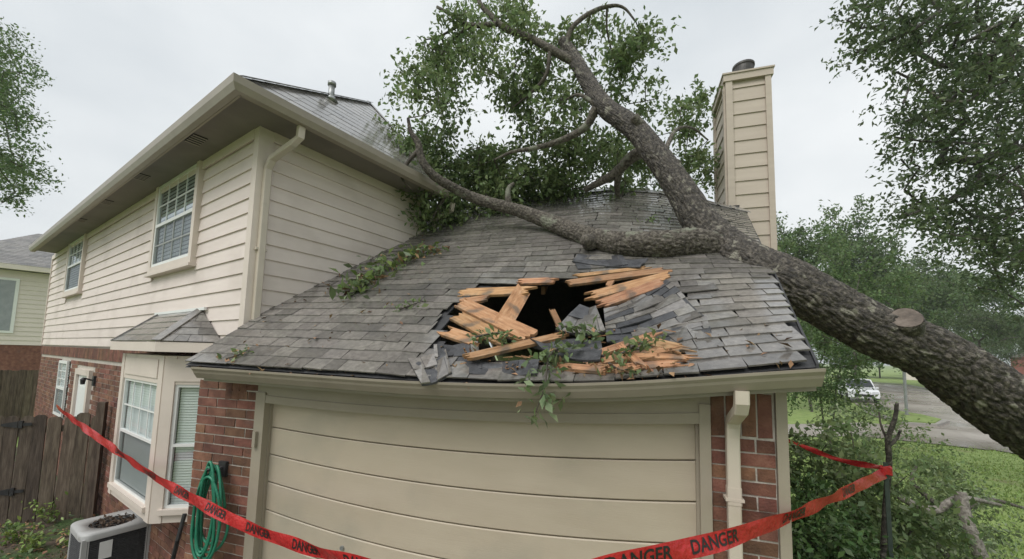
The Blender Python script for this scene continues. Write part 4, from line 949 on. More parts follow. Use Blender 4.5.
# ---- sprigs and leaf litter on the roof and in the gutter
def sprig(label, pts, n, size, mats, spread=.12, cat='branch', name='oak_sprig', dry=0.0):
    """A torn twig through the points with leaves round it."""
    pts = [np.asarray(p, float) for p in pts]; t = thing(name, label, cat, pts[0])
    S = spline([(*p,) for p in pts], .04) if len(pts) > 1 else np.array(pts)
    MB().tube(list(S), np.linspace(.008, .003, len(S)), 5).build('twig', BARKF, t)
    for m, k in mats:
        i = RNG.integers(0, len(S), k); q = S[i] + RNG.normal(size=(k, 3)) * spread * np.array([1, 1, .45]); put(leaf_mesh('leaves', q, size * (1.3 if len(S) > 14 else 1.0), m), 'leaves', t, kind='stuff')
    return t
def rh(x, y, l=.03): p = roof_hit(x, y); return p + roof_n(p[0], min(p[1], 5.8)) * l
sprig('long leafy oak sprig lying up the roof beside the siding wall', [rh(352, 298), rh(372, 282), rh(395, 268), rh(415, 258), rh(437, 254)], 0, .075, [(LEAF, 260), (LEAFP, 120), (LEAFY, 90), (DRY, 120)], .10)
sprig('small green sprig on the shingles left of the roof hole', [rh(400, 313), rh(412, 308), rh(424, 304)], 0, .06, [(LEAF, 34), (LEAFP, 12)], .05)
sprig('leaf clump caught at the left end of the gutter', [rh(228, 362), rh(240, 358), rh(250, 352)], 0, .055, [(LEAF, 18), (LEAFP, 10), (DRY, 12)], .04)
sprig('pale oak sprig hanging over the front of the gutter', [rh(565, 362, .1), rh(552, 372, .12), hit(545, 385, (0, YE - .03, 0), (0, 1, 0)), hit(540, 400, (0, YE - .05, 0), (0, 1, 0)), hit(536, 412, (0, YE - .05, 0), (0, 1, 0))], 0, .065, [(LEAF, 40), (LEAFP, 90), (DRY, 4)], .055)
sprig('green sprig lying among the broken boards on the left', [rh(478, 352, .12), rh(500, 348, .12), rh(512, 352, .1)], 0, .06, [(LEAF, 40), (LEAFP, 18)], .05)
sprig('leafy sprig on the torn sheets in the middle of the hole', [rh(562, 342, .12), rh(585, 344, .12), rh(598, 350, .1)], 0, .06, [(LEAF, 44), (LEAFP, 22)], .05)
sprig('dark green sprig on the boards at the hole right side', [rh(622, 366, .08), rh(640, 356, .08), rh(655, 350, .07)], 0, .06, [(LEAF, 60), (LEAFP, 10)], .05)
sprig('green sprig dangling over the gutter right of the hole', [rh(610, 372, .06), rh(622, 378, .05), rh(634, 376, .05)], 0, .055, [(LEAF, 20), (DRY, 30)], .05)
sprig('small leaf tuft on the shingles near the ridge', [rh(645, 225), rh(652, 222), rh(660, 226)], 0, .07, [(LEAF, 30)], .06)
# loose leaves: too small to count
lp = []
for _ in range(110):
    x, y = U(250, 440), U(235, 370); p = roof_hit(x, y)
    if not behind_side(p): lp.append(p + Z * .03)
for _ in range(60): x, y = U(440, 800), U(330, 372); lp.append(roof_hit(x, y) + Z * .03)
for _ in range(60): x = U(GX0, GX1); lp.append(np.array([x, YE + U(.02, .08), smooth_lip(x) + U(-.02, .015)]))
for _ in range(90): p = rh(U(500, 690), U(366, 378), .03); lp.append(p)
o = put(leaf_mesh('leaf_litter', np.array(lp), .05, DRY, upbias=1.2), 'leaf_litter', kind='stuff'); o['label'] = 'dry brown oak leaves scattered on the roof and gutter'
# splinters and crumbs in the hole
cr = MB()
for _ in range(60):
    p = rh(U(455, 680), U(335, 374), U(.02, .06)); d = RNG.normal(size=3); d[2] *= .3; d = unit(d); s_ = unit(np.cross(d, Z)); cr.obox(p, d * U(.01, .04), s_ * U(.002, .006), unit(np.cross(s_, d)) * .003)
o = put(cr.mesh('wood_splinters', WOOD), 'wood_splinters', kind='stuff'); o['label'] = 'orange wood splinters strewn round the roof hole'

# ================================================================== LEFT YARD
def gz(x, y): return float(bed_height(x, y)) + .03
# wooden gate and fence beside the front wall
fA, fB = WP(4.12, 0, .05), np.array([-8.75, 2.75, 0]); fd = unit(fB - fA); fn_ = np.array([fd[1], -fd[0], 0]); fn_ = fn_ if fn_ @ (CAM - fA) > 0 else -fn_
gate = thing('wooden_fence', 'weathered brown plank fence with gate meeting the brick wall', 'fence', fA + Z * .45)
s = 0.0; k = 0; FL = np.linalg.norm(fB - fA)
while s < FL:
    w = U(.125, .15); tp = 2.07 + U(-.035, .03); c = fA + fd * (s + w / 2); t0 = U(-.012, .012)
    m_ = MB(); q = [(-w / 2, 0), (w / 2, 0), (w / 2 + t0, tp - .5 - .03), (w / 2 - .03 + t0, tp - .5), (-w / 2 + .03 + t0, tp - .5), (-w / 2 + t0, tp - .5 - .03)]
    off = U(0, .008)
    m_.hexa([c + fd * a + fn_ * off + Z * (.38 + b) for a, b in q], [c + fd * a + fn_ * (off + .018) + Z * (.38 + b + .12 * 0) for a, b in q]); m_.build('plank', FENCE, gate); s += w + U(.004, .012); k += 1
for z in (.75, 1.75): MB().obox(fA + fd * FL / 2 - fn_ * .025 + Z * z, fd * FL / 2, fn_ * .02, Z * .045).build('rail', FENCE, gate)
MB().obox(fA + fd * .03 + fn_ * .05 + Z * 1.26, fd * .045, fn_ * .045, Z * .86).build('post', FENCE, gate)
for z in (1.83, .93):
    c = hit(20, 421, fA, fn_); c = fA + fd * ((c - fA) @ fd) + fn_ * .032 + Z * z
    m_ = MB(); m_.hexa([c + fd * .16 - Z * .015, c - fd * .0 - Z * .045, c + Z * .045, c + fd * .16 + Z * .015], [c + fd * .16 - Z * .015 + fn_ * .006, c - Z * .045 + fn_ * .006, c + Z * .045 + fn_ * .006, c + fd * .16 + Z * .015 + fn_ * .006])
    m_.obox(c - fd * .03, fd * .02, fn_ * .012, Z * .05); m_.obox(c - fd * .09, fd * .05, fn_ * .004, Z * .02); m_.build('strap_hinge', IRON, gate)
# far fence
g0, g1 = atz(-40, 375, 9.5), atz(44, 373, 11.0); g0[2] = g1[2] = 0; gd = unit(g1 - g0); gn = np.array([gd[1], -gd[0], 0])
ff = thing('wooden_fence', 'darker plank fence further back beyond the gate', 'fence', g0)
s = 0; GL = np.linalg.norm(g1 - g0)
while s < GL:
    w = U(.13, .15); c = g0 + gd * (s + w / 2); MB().obox(c + Z * 1.17 + gn * U(-.006, .006), gd * w / 2, gn * .01, Z * (1.05 + U(-.02, .02))).build('plank', FENCE, ff); s += w + .008
MB().obox((g0 + g1) / 2 + Z * 1.8 - gn * .03, gd * GL / 2, gn * .015, Z * .045).build('rail', FENCE, ff)

# air conditioner
ac_c = atz(113, 523, 4.45); AT = float(ac_c[2]) + .03; ac_c[2] = 0; acx = -dW * 1.0; acy = dS * 1.0; AW = .285; zb = gz(*ac_c[:2]) - .02
ac = thing('air_conditioner', 'grey square condenser unit with leaf-filled top by the bay window', 'air conditioner', ac_c + Z * zb)
def AP(a, b, z): return ac_c + acx * a + acy * b + Z * z
def rsq(h, r, n=5):
    out = []
    for cx, cy, a0 in ((1, 1, 0), (-1, 1, 90), (-1, -1, 180), (1, -1, 270)):
        for k in range(n + 1): t = radians(a0 + 90 * k / n); out.append((cx * (h - r) + r * cos(t), cy * (h - r) + r * sin(t)))
    return out
MB().hexa([AP(a, b, zb + .02) for a, b in rsq(AW + .1, .03)], [AP(a, b, zb + .08) for a, b in rsq(AW + .1, .03)]).build('pad', KERB, ac)
MB().hexa([AP(a, b, zb + .10) for a, b in rsq(AW - .025, .07)], [AP(a, b, AT - .06) for a, b in rsq(AW - .025, .07)]).build('coil', ACD, ac)
MB().hexa([AP(a, b, zb + .08) for a, b in rsq(AW, .08)], [AP(a, b, zb + .13) for a, b in rsq(AW, .08)]).build('base_pan', ACM, ac)
for a, b in ((1, 1), (1, -1), (-1, 1), (-1, -1)): MB().obox(AP(a * (AW - .03), b * (AW - .03), (zb + AT) / 2 + .03), acx * .028, acy * .028, Z * ((AT - zb) / 2 - .08)).build('corner_post', ACM, ac)
nz_ = 20
for k in range(nz_):
    z = lerp(zb + .15, AT - .08, k / (nz_ - 1)); L_ = rsq(AW - .005, .07); m_ = MB(); m_.tube([AP(a, b, z) for a, b in L_] + [AP(*L_[0], z)], .005, 5, cap=False); m_.build('grille_wire', ACD, ac)
for k in range(-3, 4):
    for sgn in (1, -1):
        MB().tube([AP(k * .08, sgn * (AW - .004), zb + .13), AP(k * .08, sgn * (AW - .004), AT - .06)], .003, 5).build('grille_wire', ACD, ac); MB().tube([AP(sgn * (AW - .004), k * .08, zb + .13), AP(sgn * (AW - .004), k * .08, AT - .06)], .003, 5).build('grille_wire', ACD, ac)
o_, i_ = rsq(AW + .012, .09), [(cos(t) * (AW - .09), sin(t) * (AW - .09)) for t in [radians(7.5 + 360 * k / 24) for k in range(24)]]
m_ = MB()
m_.grid([[AP(a, b, AT - .07) for a, b in o_], [AP(a, b, AT - .02) for a, b in o_], [AP(a * .97, b * .97, AT) for a, b in o_], [AP(a, b, AT - .005) for a, b in i_], [AP(a * .97, b * .97, AT - .05) for a, b in i_]], True); m_.build('top_cover', ACM, ac, True)
m_ = MB(); m_.hexa([AP(a, b, AT - .2) for a, b in i_], [AP(a * .98, b * .98, AT - .06) for a, b in i_]); m_.build('fan_well', ACD, ac)
for r in (.06, .11, .16, .195): m_ = MB(); m_.tube([AP(r * cos(t), r * sin(t), AT - .02) for t in np.linspace(0, 2 * pi, 28)], .004, 5, cap=False); m_.build('fan_guard', ACD, ac)
for k in range(8): t = pi * k / 4; m_ = MB(); m_.tube([AP(.05 * cos(t), .05 * sin(t), AT - .02), AP(.20 * cos(t), .20 * sin(t), AT - .012)], .004, 5); m_.build('fan_guard', ACD, ac)
lp2 = np.array([AP(*(np.array([cos(t), sin(t)]) * r), AT - U(.0, .03)) for t, r in [(U(0, 2 * pi), U(0, 1) ** .5 * .19) for _ in range(300)]])
put(leaf_mesh('dead_leaves', lp2, .045, M('rotten_leaf', [(.045, .03, .02), (.12, .075, .045)], rough=.8, rnd=.4, isl=True), upbias=1.4), 'dead_leaves', ac, kind='stuff')
pl = AP(AW + .003, -.10, AT - .2); MB().obox(pl, acx * .002, acy * .05, Z * .09).build('rating_plate', WHITE, ac)

# garden hose coiled on a hanger on the garage pier
hc_ = hit(213, 500, (0, YG - .09, 0), (0, 1, 0)); hose = thing('garden_hose', 'green garden hose coiled on a hook on the brick pier', 'hose', (hc_[0], YG - .08, 1.2))
pts = []
for i in range(420):
    t = i / 60 * 2 * pi; lay = i / 420; rx = .085 + .045 * sin(i * .017 + 1) + .02 * lay; rz_ = .30 + .05 * sin(i * .013) + .03 * sin(i * .0501)
    pts.append((hc_[0] + .02 * sin(i * .02) + rx * cos(t) * (1 - .25 * sin(t)), YG - .06 - .07 * abs(sin(i * .0377)) - .02, 1.70 - .02 + rz_ * sin(t) - (.05 if sin(t) < 0 else 0)))
MB().tube(pts, .0105, 7).build('coil', HOSE, hose, True)
MB().tube([(hc_[0] - .05, YG - .1, 1.32), (hc_[0] - .12, YG - .12, 1.1), (hc_[0] - .14, YG - .1, .7), (hc_[0] - .1, YG - .2, .12), (hc_[0] - .3, YG - .4, .5)], .0105, 7).build('hose_tail', HOSE, hose, True)
MB().obox((hc_[0] + .0, YG - .03, 1.96), (.04, 0, 0), (0, .012, 0), (0, 0, .06)).tube([(hc_[0], YG - .03, 1.98), (hc_[0], YG - .12, 1.94), (hc_[0], YG - .15, 1.99)], .012, 8).build('hanger', IRON, hose)
# cable bundle down the corner by the hose
cb = tag(MB().tube([WP(.22, 1.5, .26), WP(.20, 1.3, .30), WP(.27, 1.1, .30), WP(.3, .8, .3), WP(.32, .4, .25)], .016, 8).build('cable', IRON), 'black cable hanging below the bay window beside the hose', 'cable')
# weeds and leaf litter in the bed
def weed(i, p, h, n):
    t = thing('weed', ['tall leafy weed in the bed below the fence', 'low spreading weed at the left edge of the bed', 'small weed beside the condenser unit', 'broad weed growing near the fence post', 'weed clump at the bottom left of the photo', 'thin weed between the gate and the condenser'][i], 'weed', p)
    pts = []
    for k in range(5):
        d = np.array([U(-.5, .5), U(-.5, .5), 1]); q = p + unit(d) * h * U(.6, 1); MB().tube([p, (p + q) / 2 + RNG.normal(size=3) * .02, q], [.004, .003, .002], 4).build('stem', LEAFS, t)
        for _ in range(n): pts.append(lerp(p, q, U(.3, 1.0)) + RNG.normal(size=3) * .045)
    put(leaf_mesh('leaves', np.array(pts), .06, LEAFY, upbias=.8), 'leaves', t, kind='stuff')
for i, (x, y, h, n) in enumerate(((48, 528, .40, 22), (14, 548, .30, 22), (68, 553, .3, 16), (92, 505, .35, 16), (30, 558, .28, 20), (60, 510, .25, 12))):
    p = gnd(x, y, .42); p[2] = gz(p[0], p[1]) - .02; weed(i, p, h, n)
bl = []
for _ in range(900): q = gnd(U(-60, 160), U(498, 620), .45); q[2] = gz(q[0], q[1]) + .03; bl.append(q)
o = put(leaf_mesh('leaf_litter', np.array(bl), .06, DRY, upbias=1.5), 'leaf_litter', kind='stuff'); o['label'] = 'brown leaf litter over the planting bed'
bl = []
for _ in range(700): q = gnd(U(-80, 130), U(500, 620), .45); q = q + RNG.normal(size=3) * .3; q[2] = gz(q[0], q[1]) + U(.02, .08); bl.append(q)
o = put(leaf_mesh('ground_cover', np.array(bl), .055, LEAFS, upbias=.8), 'ground_cover', kind='stuff'); o['label'] = 'small green seedlings over the planting bed'

# neighbouring house at the left edge
nh0 = atz(-60, 300, 15.5); nh1 = atz(47, 300, 17.5); nh0[2] = nh1[2] = 0; nd = unit(nh1 - nh0); nn_ = np.array([nd[1], -nd[0], 0]); nn_ = nn_ if nn_ @ (CAM - nh0) > 0 else -nn_; NL = np.linalg.norm(nh1 - nh0) + 2.0
def NP(a, z, o=0.0): return nh0 + nd * a + nn_ * o + Z * z
nb_h = thing('house', 'cream neighbouring house with grey shingle roof behind the fence', 'house', NP(NL / 2, 0))
zN = float(hit(20, 345, nh0, nn_)[2]); zE = float(hit(20, 271, nh0, nn_)[2])
MB().hexa([NP(0, 0), NP(NL, 0), NP(NL, 0, -6), NP(0, 0, -6)], [NP(0, zN), NP(NL, zN), NP(NL, zN, -6), NP(0, zN, -6)]).build('lower_wall', BRICKI, nb_h)
uw = MB().hexa([NP(0, zN), NP(NL, zN), NP(NL, zN, -6), NP(0, zN, -6)], [NP(0, zE), NP(NL, zE), NP(NL, zE, -6), NP(0, zE, -6)]).build('upper_wall', M('cream_siding', [(.64, .575, .51), (.70, .63, .565)], scale=2, rough=.6), nb_h)
z = zN
while z < zE - .02:
    q0 = [NP(0, z, .001), NP(0, z, .03), NP(0, min(z + .2, zE), .008), NP(0, min(z + .2, zE), .001)]; MB().hexa(q0, [p + nd * NL for p in q0]).build('siding_board', MATS['cream_siding'], uw); z += .2
MB().hexa([NP(-.4, zE, .5), NP(NL + .4, zE, .5), NP(NL + .4, zE, .3), NP(-.4, zE, .3)], [NP(-.4, zE + .22, .5), NP(NL + .4, zE + .22, .5), NP(NL + .4, zE + .22, .3), NP(-.4, zE + .22, .3)]).build('fascia', MATS['cream_siding'], nb_h)
rfm = MB(); zR = zE + 2.3
R0 = [NP(-.4, zE + .2, .5), NP(NL + .4, zE + .2, .5), NP(NL + .4, zE + .2, -6.5), NP(-.4, zE + .2, -6.5)]; R1 = [NP(2, zR, -3), NP(NL - .6, zR, -3)]
rfm.poly([R0[0], R0[1], R1[1], R1[0]]).poly([R0[1], R0[2], R1[1]]).poly([R0[2], R0[3], R1[0], R1[1]]).poly([R0[3], R0[0], R1[0]]).poly(list(reversed(R0)))
nrf = rfm.build('roof', SHINGI, nb_h); m_ = MB(); shingle_rows(R0[0], R0[1], R1[0], R1[1], .16, .2, .5, m_); put(m_.mesh('shingle', SHINGI), 'shingle', nrf, kind='stuff')
a0 = float((hit(19, 290, nh0, nn_) - nh0) @ nd)
nw = strip(NP, a0 - 1.6, a0, zN + .5, zE - .35, .0, .06, 'window', WHITE, nb_h)
strip(NP, a0 - 1.5, a0 - .1, zN + .6, zE - .45, .061, .065, 'pane', M('far_pane', [(.22, .24, .25), (.30, .32, .33)], rough=.15), nw)

# ================================================================== TAPE, STAKE
tp = [(57, 407, 5.35), (75, 421, 4.9), (100, 439, 4.3), (150, 474, 3.5), (200, 503, 2.9), (250, 528, 2.55), (300, 546, 2.25), (350, 561, 1.95), (420, 580, 1.7), (500, 592, 1.55), (560, 582, 1.5), (620, 563, 1.5), (700, 546, 1.62), (745, 533, 1.75), (800, 513, 2.1), (850, 490, 2.7), (885, 473, 3.3)]
TW = .079
def ribbon(pxs, width, name, parent, tw0=0.0, words=(), rough=0.0, seed=1):
    S = spline([atz(*q) for q in pxs], .03); n = len(S); fr_ = frames(list(S)); ln = np.concatenate([[0], np.cumsum(np.linalg.norm(np.diff(S, axis=0), axis=1))])
    Wd = []; Nn = []
    for i, (t, a, c) in enumerate(fr_):
        w = unit(Z - t * t[2]); nrm = np.cross(t, w); ang = tw0 + .25 * sin(ln[i] * 2.1 + seed) + .12 * sin(ln[i] * 7.3); w2 = w * cos(ang) + nrm * sin(ang); Wd.append(w2); Nn.append(np.cross(t, w2))
    Wd, Nn = np.array(Wd), np.array(Nn)
    wid = width * (1 + rough * np.sin(ln * 9 + seed) * .25 - rough * .2)
    wv = lambda i, v: .006 * sin(ln[i] * 11 + v * 4 + seed) * (1 + rough) * (abs(v) * .7 + .5)
    m_ = MB(); m_.grid([[S[i] + Wd[i] * v * wid[i] + Nn[i] * wv(i, v) for v in np.linspace(-.5, .5, 7)] for i in range(n)])
    o = m_.build(name, TAPE, parent, True)
    for (px, txt) in words:
        ks = [abs(proj(S[i])[0] - px) for i in range(n)]; i0 = int(np.argmin(ks)); l0 = ln[i0]
        cu = bpy.data.curves.new('lettering', 'FONT'); cu.body = txt; cu.size = 1; cu.align_x = 'CENTER'; cu.align_y = 'CENTER'; cu.offset = .022; cu.resolution_u = 3
        to = bpy.data.objects.new('lettering', cu); COL.objects.link(to); me = bpy.data.meshes.new_from_object(to); bpy.data.objects.remove(to); bpy.data.curves.remove(cu)
        co = np.empty(len(me.vertices) * 3, np.float32); me.vertices.foreach_get('co', co); co = co.reshape(-1, 3); hh = width * .66 / .72
        L_ = np.clip(l0 + co[:, 0] * hh * 1.0, 0, ln[-1]); V = []
        for q, l in zip(co, L_):
            i = min(n - 2, int(np.searchsorted(ln, l) - 1)); i = max(i, 0); f = (l - ln[i]) / (ln[i + 1] - ln[i]); v = q[1] * hh / width
            c = lerp(S[i], S[i + 1], f); w2 = lerp(Wd[i], Wd[i + 1], f); n2 = lerp(Nn[i], Nn[i + 1], f); side = 1 if n2 @ (CAM - c) > 0 else -1
            bumpv = lerp(wv(i, v), wv(i + 1, v), f); V.append(c + w2 * v * lerp(wid[i], wid[i + 1], f) + n2 * (bumpv + side * .0025))
        me.vertices.foreach_set('co', np.array(V, np.float32).ravel()); me.materials.clear(); me.materials.append(INK); me.update(); put(me, 'lettering', o if parent is None else parent)
    return o
stk = atz(886, 470, 3.3)
tape = ribbon(tp, TW, 'danger_tape', None, words=[(120, 'DANGER'), (150, 'DANGER'), (182, 'DANGER'), (216, 'DANGER'), (258, 'DANGER'), (307, 'DANGER'), (360, 'DANGER'), (640, 'DANGER'), (718, 'DANGER'), (795, 'DANGER'), (849, 'DANGER')])
tag(tape, 'red danger tape stretched from the fence past the garage to the stake', 'tape')
t2 = ribbon([(884, 468, 3.3), (866, 465, 3.6), (840, 460, 3.95), (810, 449, 4.45), (775, 435, 5.0), (750, 425, 5.3)], .055, 'danger_tape', None, tw0=.3, rough=.8, seed=4)
tag(t2, 'twisted red tape running back from the stake behind the garage', 'tape')
sg = stk.copy(); sg[2] = 0
post = thing('metal_stake', 'thin dark green metal stake holding the red tape', 'stake', sg)
MB().box(sg[0] - .016, sg[0] + .016, sg[1] - .004, sg[1] + .004, -.05, 2.12).build('flange', TPOST, post); MB().box(sg[0] - .004, sg[0] + .004, sg[1] + .005, sg[1] + .03, -.05, 2.12).build('web', TPOST, post)
kn = MB()
for k in range(5): kn.tube([(sg[0] + .035 * cos(t), sg[1] + .02 * sin(t), stk[2] - .03 + k * .013 + .006 * sin(3 * t)) for t in np.linspace(0, 2 * pi, 14)], .009, 6, cap=False)
kn.build('tape_knot', TAPE, post)
# snag standing behind the stake
sn = thing('broken_branch', 'upright broken dark branch standing behind the stake', 'branch', atz(884, 560, 3.7) * np.array([1, 1, 0]))
bark_limb('stem', [tz(880, 640, 3.7, .028), tz(885, 520, 3.65, .024), tz(889, 465, 3.6, .022), tz(888, 440, 3.6, .020), tz(895, 418, 3.6, .017), tz(897, 403, 3.6, .013)], BARKW, sn, seg=20, step=.02, depth=.006, cells=8)
bark_limb('side_branch', [tz(888, 447, 3.6, .016), tz(897, 438, 3.6, .013), tz(900, 430, 3.6, .008)], BARKW, sn, seg=14, step=.02, depth=.004, cells=6)
bark_limb('side_branch', [tz(887, 440, 3.62, .010), tz(881, 425, 3.65, .008), tz(879, 412, 3.7, .005)], BARKF, sn, seg=10, step=.02, depth=.002, cells=5)

# ================================================================== SHRUBS, DEBRIS
def shrub(label, c, rad, h, ncl, ln_, ls, mat, seed, cr=.22, name='shrub', group=None):
    rng = np.random.default_rng(seed); c = np.asarray(c, float); t = thing(name, label, 'shrub', c, group); tg = []
    while len(tg) < ncl:
        q = rng.uniform(-1, 1, 3)
        if .25 < np.linalg.norm(q) < 1: tg.append(c + np.array([q[0] * rad[0], q[1] * rad[1], h * .55 + q[2] * h * .45]))
    nd_, pr, en = grow([c, c + Z * h * .2], [-1, 0], tg, rng, seg=.2); put(skeleton_mesh(nd_, pr, 'stems', BARKF, rtip=.005, rmax=.03, n=5), 'stems', t)
    put(leaf_mesh('foliage', cluster_points([nd_[e] for e in en], cr, ln_, rng, twigs=6), ls, mat, rng=rng), 'foliage', t, kind='stuff')
shrub('dense green shrub against the garage corner', (1.35, 4.0, 0), (.55, .7), 1.95, 95, 280, .055, LEAFS, 1)
shrub('rounded green shrub in front of the stake', (1.75, 3.75, 0), (.6, .5), 1.5, 90, 280, .055, LEAFS, 2)
shrub('loose pale-leaved bush behind the twisted tape', (2.3, 5.6, 0), (.8, .7), 2.2, 60, 150, .075, LEAF, 3, cr=.3)
shrub('low shrub at the foot of the stake', (2.35, 4.2, 0), (.6, .55), 1.15, 70, 240, .055, LEAFS, 4)
# heap of broken branches on the lawn
hp_ = thing('branch_pile', 'heap of broken leafy oak branches on the lawn beside the stake', 'branch pile', gnd(940, 545))
BARKL = M('pale_bark', [(.12, .105, .09), (.20, .18, .155), (.30, .275, .24)], scale=24, rough=.85, bump=.6, bscale=80, lo=.36, hi=.64)
def heap_limb(pts, n='branch', mat=BARK, seg=20): bark_limb(n, [tz(*p) for p in pts], mat, hp_, seg=seg, step=.03, depth=.010, cells=9, seed=len(pts) + int(pts[0][0]))
heap_limb([(960, 492, 4.8, .055), (966, 518, 4.7, .06), (976, 545, 4.6, .066), (990, 580, 4.5, .066)], seg=28, mat=BARKL)
heap_limb([(1000, 505, 5.2, .02), (960, 498, 4.9, .032), (935, 510, 4.9, .045), (905, 500, 4.9, .04), (880, 480, 5.0, .03)], mat=BARKL); heap_limb([(940, 505, 4.9, .03), (925, 495, 5.2, .026), (912, 480, 5.3, .02), (918, 462, 5.5, .012)])
heap_limb([(1024, 508, 6.3, .02), (985, 500, 6.0, .03), (955, 520, 5.7, .03), (930, 548, 5.2, .02)]); heap_limb([(895, 515, 5.0, .02), (925, 532, 5.0, .028), (950, 560, 4.9, .03)]); heap_limb([(868, 450, 5.6, .012), (850, 470, 5.3, .016), (880, 510, 5.2, .02), (920, 540, 5.2, .02)], mat=BARKF)
heap_limb([(830, 540, 4.0, .012), (860, 520, 4.3, .016), (900, 555, 4.4, .016)], mat=BARKF)
bark_limb('log', [tz(932, 560, 4.7, .06), tz(940, 585, 4.6, .065), tz(945, 620, 4.5, .065)], BARK, hp_, seg=28, step=.03, depth=.012, cells=12)
hr = np.random.default_rng(8); hl = []
for cx, cy, rx, ry, za, zb_, n in ((885, 450, 38, 30, 5.2, 6.6, 20), (945, 495, 45, 26, 5.1, 6.2, 30), (930, 540, 60, 25, 4.6, 5.4, 34), (1000, 535, 30, 20, 5.2, 6.2, 8), (860, 430, 30, 20, 5.6, 6.6, 12)):
    for _ in range(n):
        q = atz(cx + hr.normal() * rx * .6, cy + hr.normal() * ry * .6, hr.uniform(za, zb_)); q[2] = max(q[2], .06); hl.append(q)
put(leaf_mesh('foliage', cluster_points(hl[: len(hl) * 2 // 3], .26, 95, hr, twigs=6), .055, LEAF, rng=hr), 'foliage', hp_, kind='stuff')
put(leaf_mesh('pale_foliage', cluster_points(hl[len(hl) // 3:], .26, 60, hr, twigs=6), .06, LEAFP, rng=hr), 'pale_foliage', hp_, kind='stuff')

# ---- grass on the near lawn
gr = np.random.default_rng(3); NGB = 110000
xg = gr.uniform(.9, 15, NGB); yg = gr.uniform(2.5, 19, NGB); keep = gr.uniform(0, 1, NGB) < np.clip(7 / np.hypot(xg, yg), .25, 1); xg, yg = xg[keep], yg[keep]
ok = np.array([not (proj((a, b, 0))[1] < 441) for a, b in zip(xg[:], yg[:])]); xg, yg = xg[ok], yg[ok]; n = len(xg)
b0 = np.stack([xg, yg, np.zeros(n)], 1); a = gr.uniform(0, 2 * pi, n); w = .006 * np.clip(np.hypot(xg, yg) / 5, 1, 3); hgt = gr.uniform(.03, .075, n)
sx = np.stack([np.cos(a) * w, np.sin(a) * w, np.zeros(n)], 1); tip = b0 + np.stack([gr.normal(size=n) * .025, gr.normal(size=n) * .025, hgt], 1)
V = np.stack([b0 - sx, b0 + sx, tip], 1).reshape(-1, 3)
o = put(fast_mesh('grass', V, np.arange(3 * n).reshape(n, 3), GRASS), 'grass', kind='stuff'); o['label'] = 'short green grass on the near lawn'; o['category'] = 'grass'

# ================================================================== STREET SIDE
def car(label, c, heading):
    t = thing('parked_car', label, 'car', c); cx = np.array([cos(heading), sin(heading), 0]); cy = np.array([-sin(heading), cos(heading), 0])
    def P(a, b, z): return np.asarray(c) + cx * a + cy * b + Z * z
    side = [(-2.25, .35), (-2.3, .75), (-2.2, 1.0), (-1.9, 1.62), (-1.2, 1.72), (.2, 1.70), (.95, 1.12), (1.9, .98), (2.2, .8), (2.25, .4)]
    secs = [(-.86, .93), (-.9, 1), (.9, 1), (.86, .93)]
    m_ = MB(); m_.grid([[P(x * (1 if abs(b) > .87 else .985), b * (1 - .16 * max(0, z - .95)), z) for x, z in side] for b in (-.84, -.9, .9, .84)], True); n = len(side)
    m_.f.append(tuple(range(n - 1, -1, -1))); m_.f.append(tuple(3 * n + i for i in range(n))); m_.build('body', CARW, t)
    m_ = MB(); m_.poly([P(.32, -.70, 1.63), P(.32, .70, 1.63), P(.96, .80, 1.15), P(.96, -.80, 1.15)]); m_.v = [tuple(np.array(v) + cx * .02 + Z * .02) for v in m_.v]; m_.build('windscreen', CARG, t)
    for sg_ in (1, -1):
        for x0, x1 in ((-1.75, -.75), (-.68, .45)): MB().poly([P(x0, sg_ * .915, 1.08), P(x1 + .25, sg_ * .915, 1.08), P(x1 - .1, sg_ * .825, 1.58), P(x0 + .12, sg_ * .825, 1.58)]).build('side_window', CARG, t)
        MB().obox(P(2.18, sg_ * .66, .78), cx * .06, cy * .17, Z * .08).build('headlight', LAMP, t)
        MB().obox(P(.85, sg_ * 1.0, 1.12), cx * .06, cy * .09, Z * .06).build('mirror', CARW, t)
        for x in (-1.4, 1.4):
            w = MB().tube([P(x, sg_ * .72, .33), P(x, sg_ * .93, .33)], .33, 20).build('wheel', TYRE, t); MB().tube([P(x, sg_ * .93, .33), P(x, sg_ * .945, .33)], .2, 14).build('rim', STEEL, w)
    MB().obox(P(2.24, 0, .55), cx * .03, cy * .55, Z * .10).build('grille', TYRE, t); MB().obox(P(2.28, 0, .42), cx * .01, cy * .2, Z * .06).build('number_plate', WHITE, t)
cg = gnd(858, 401); car('white car parked at the far kerb behind the slender tree', (cg[0], cg[1], .03), radians(-105))
pg = gnd(907, 418); pole = thing('sign_post', 'grey metal post on the grass island by the street', 'post', pg)
MB().tube([(pg[0], pg[1], 0), (pg[0], pg[1], 3.9)], .07, 12).build('pole', STEEL, pole); MB().tube([(pg[0], pg[1], .12), (pg[0], pg[1], .22)], .12, 12).build('base', STEEL, pole)
MB().obox((pg[0], pg[1] - .08, 3.6), (.3, 0, 0), (0, .01, 0), (0, 0, .25)).build('sign_plate', STEEL, pole)
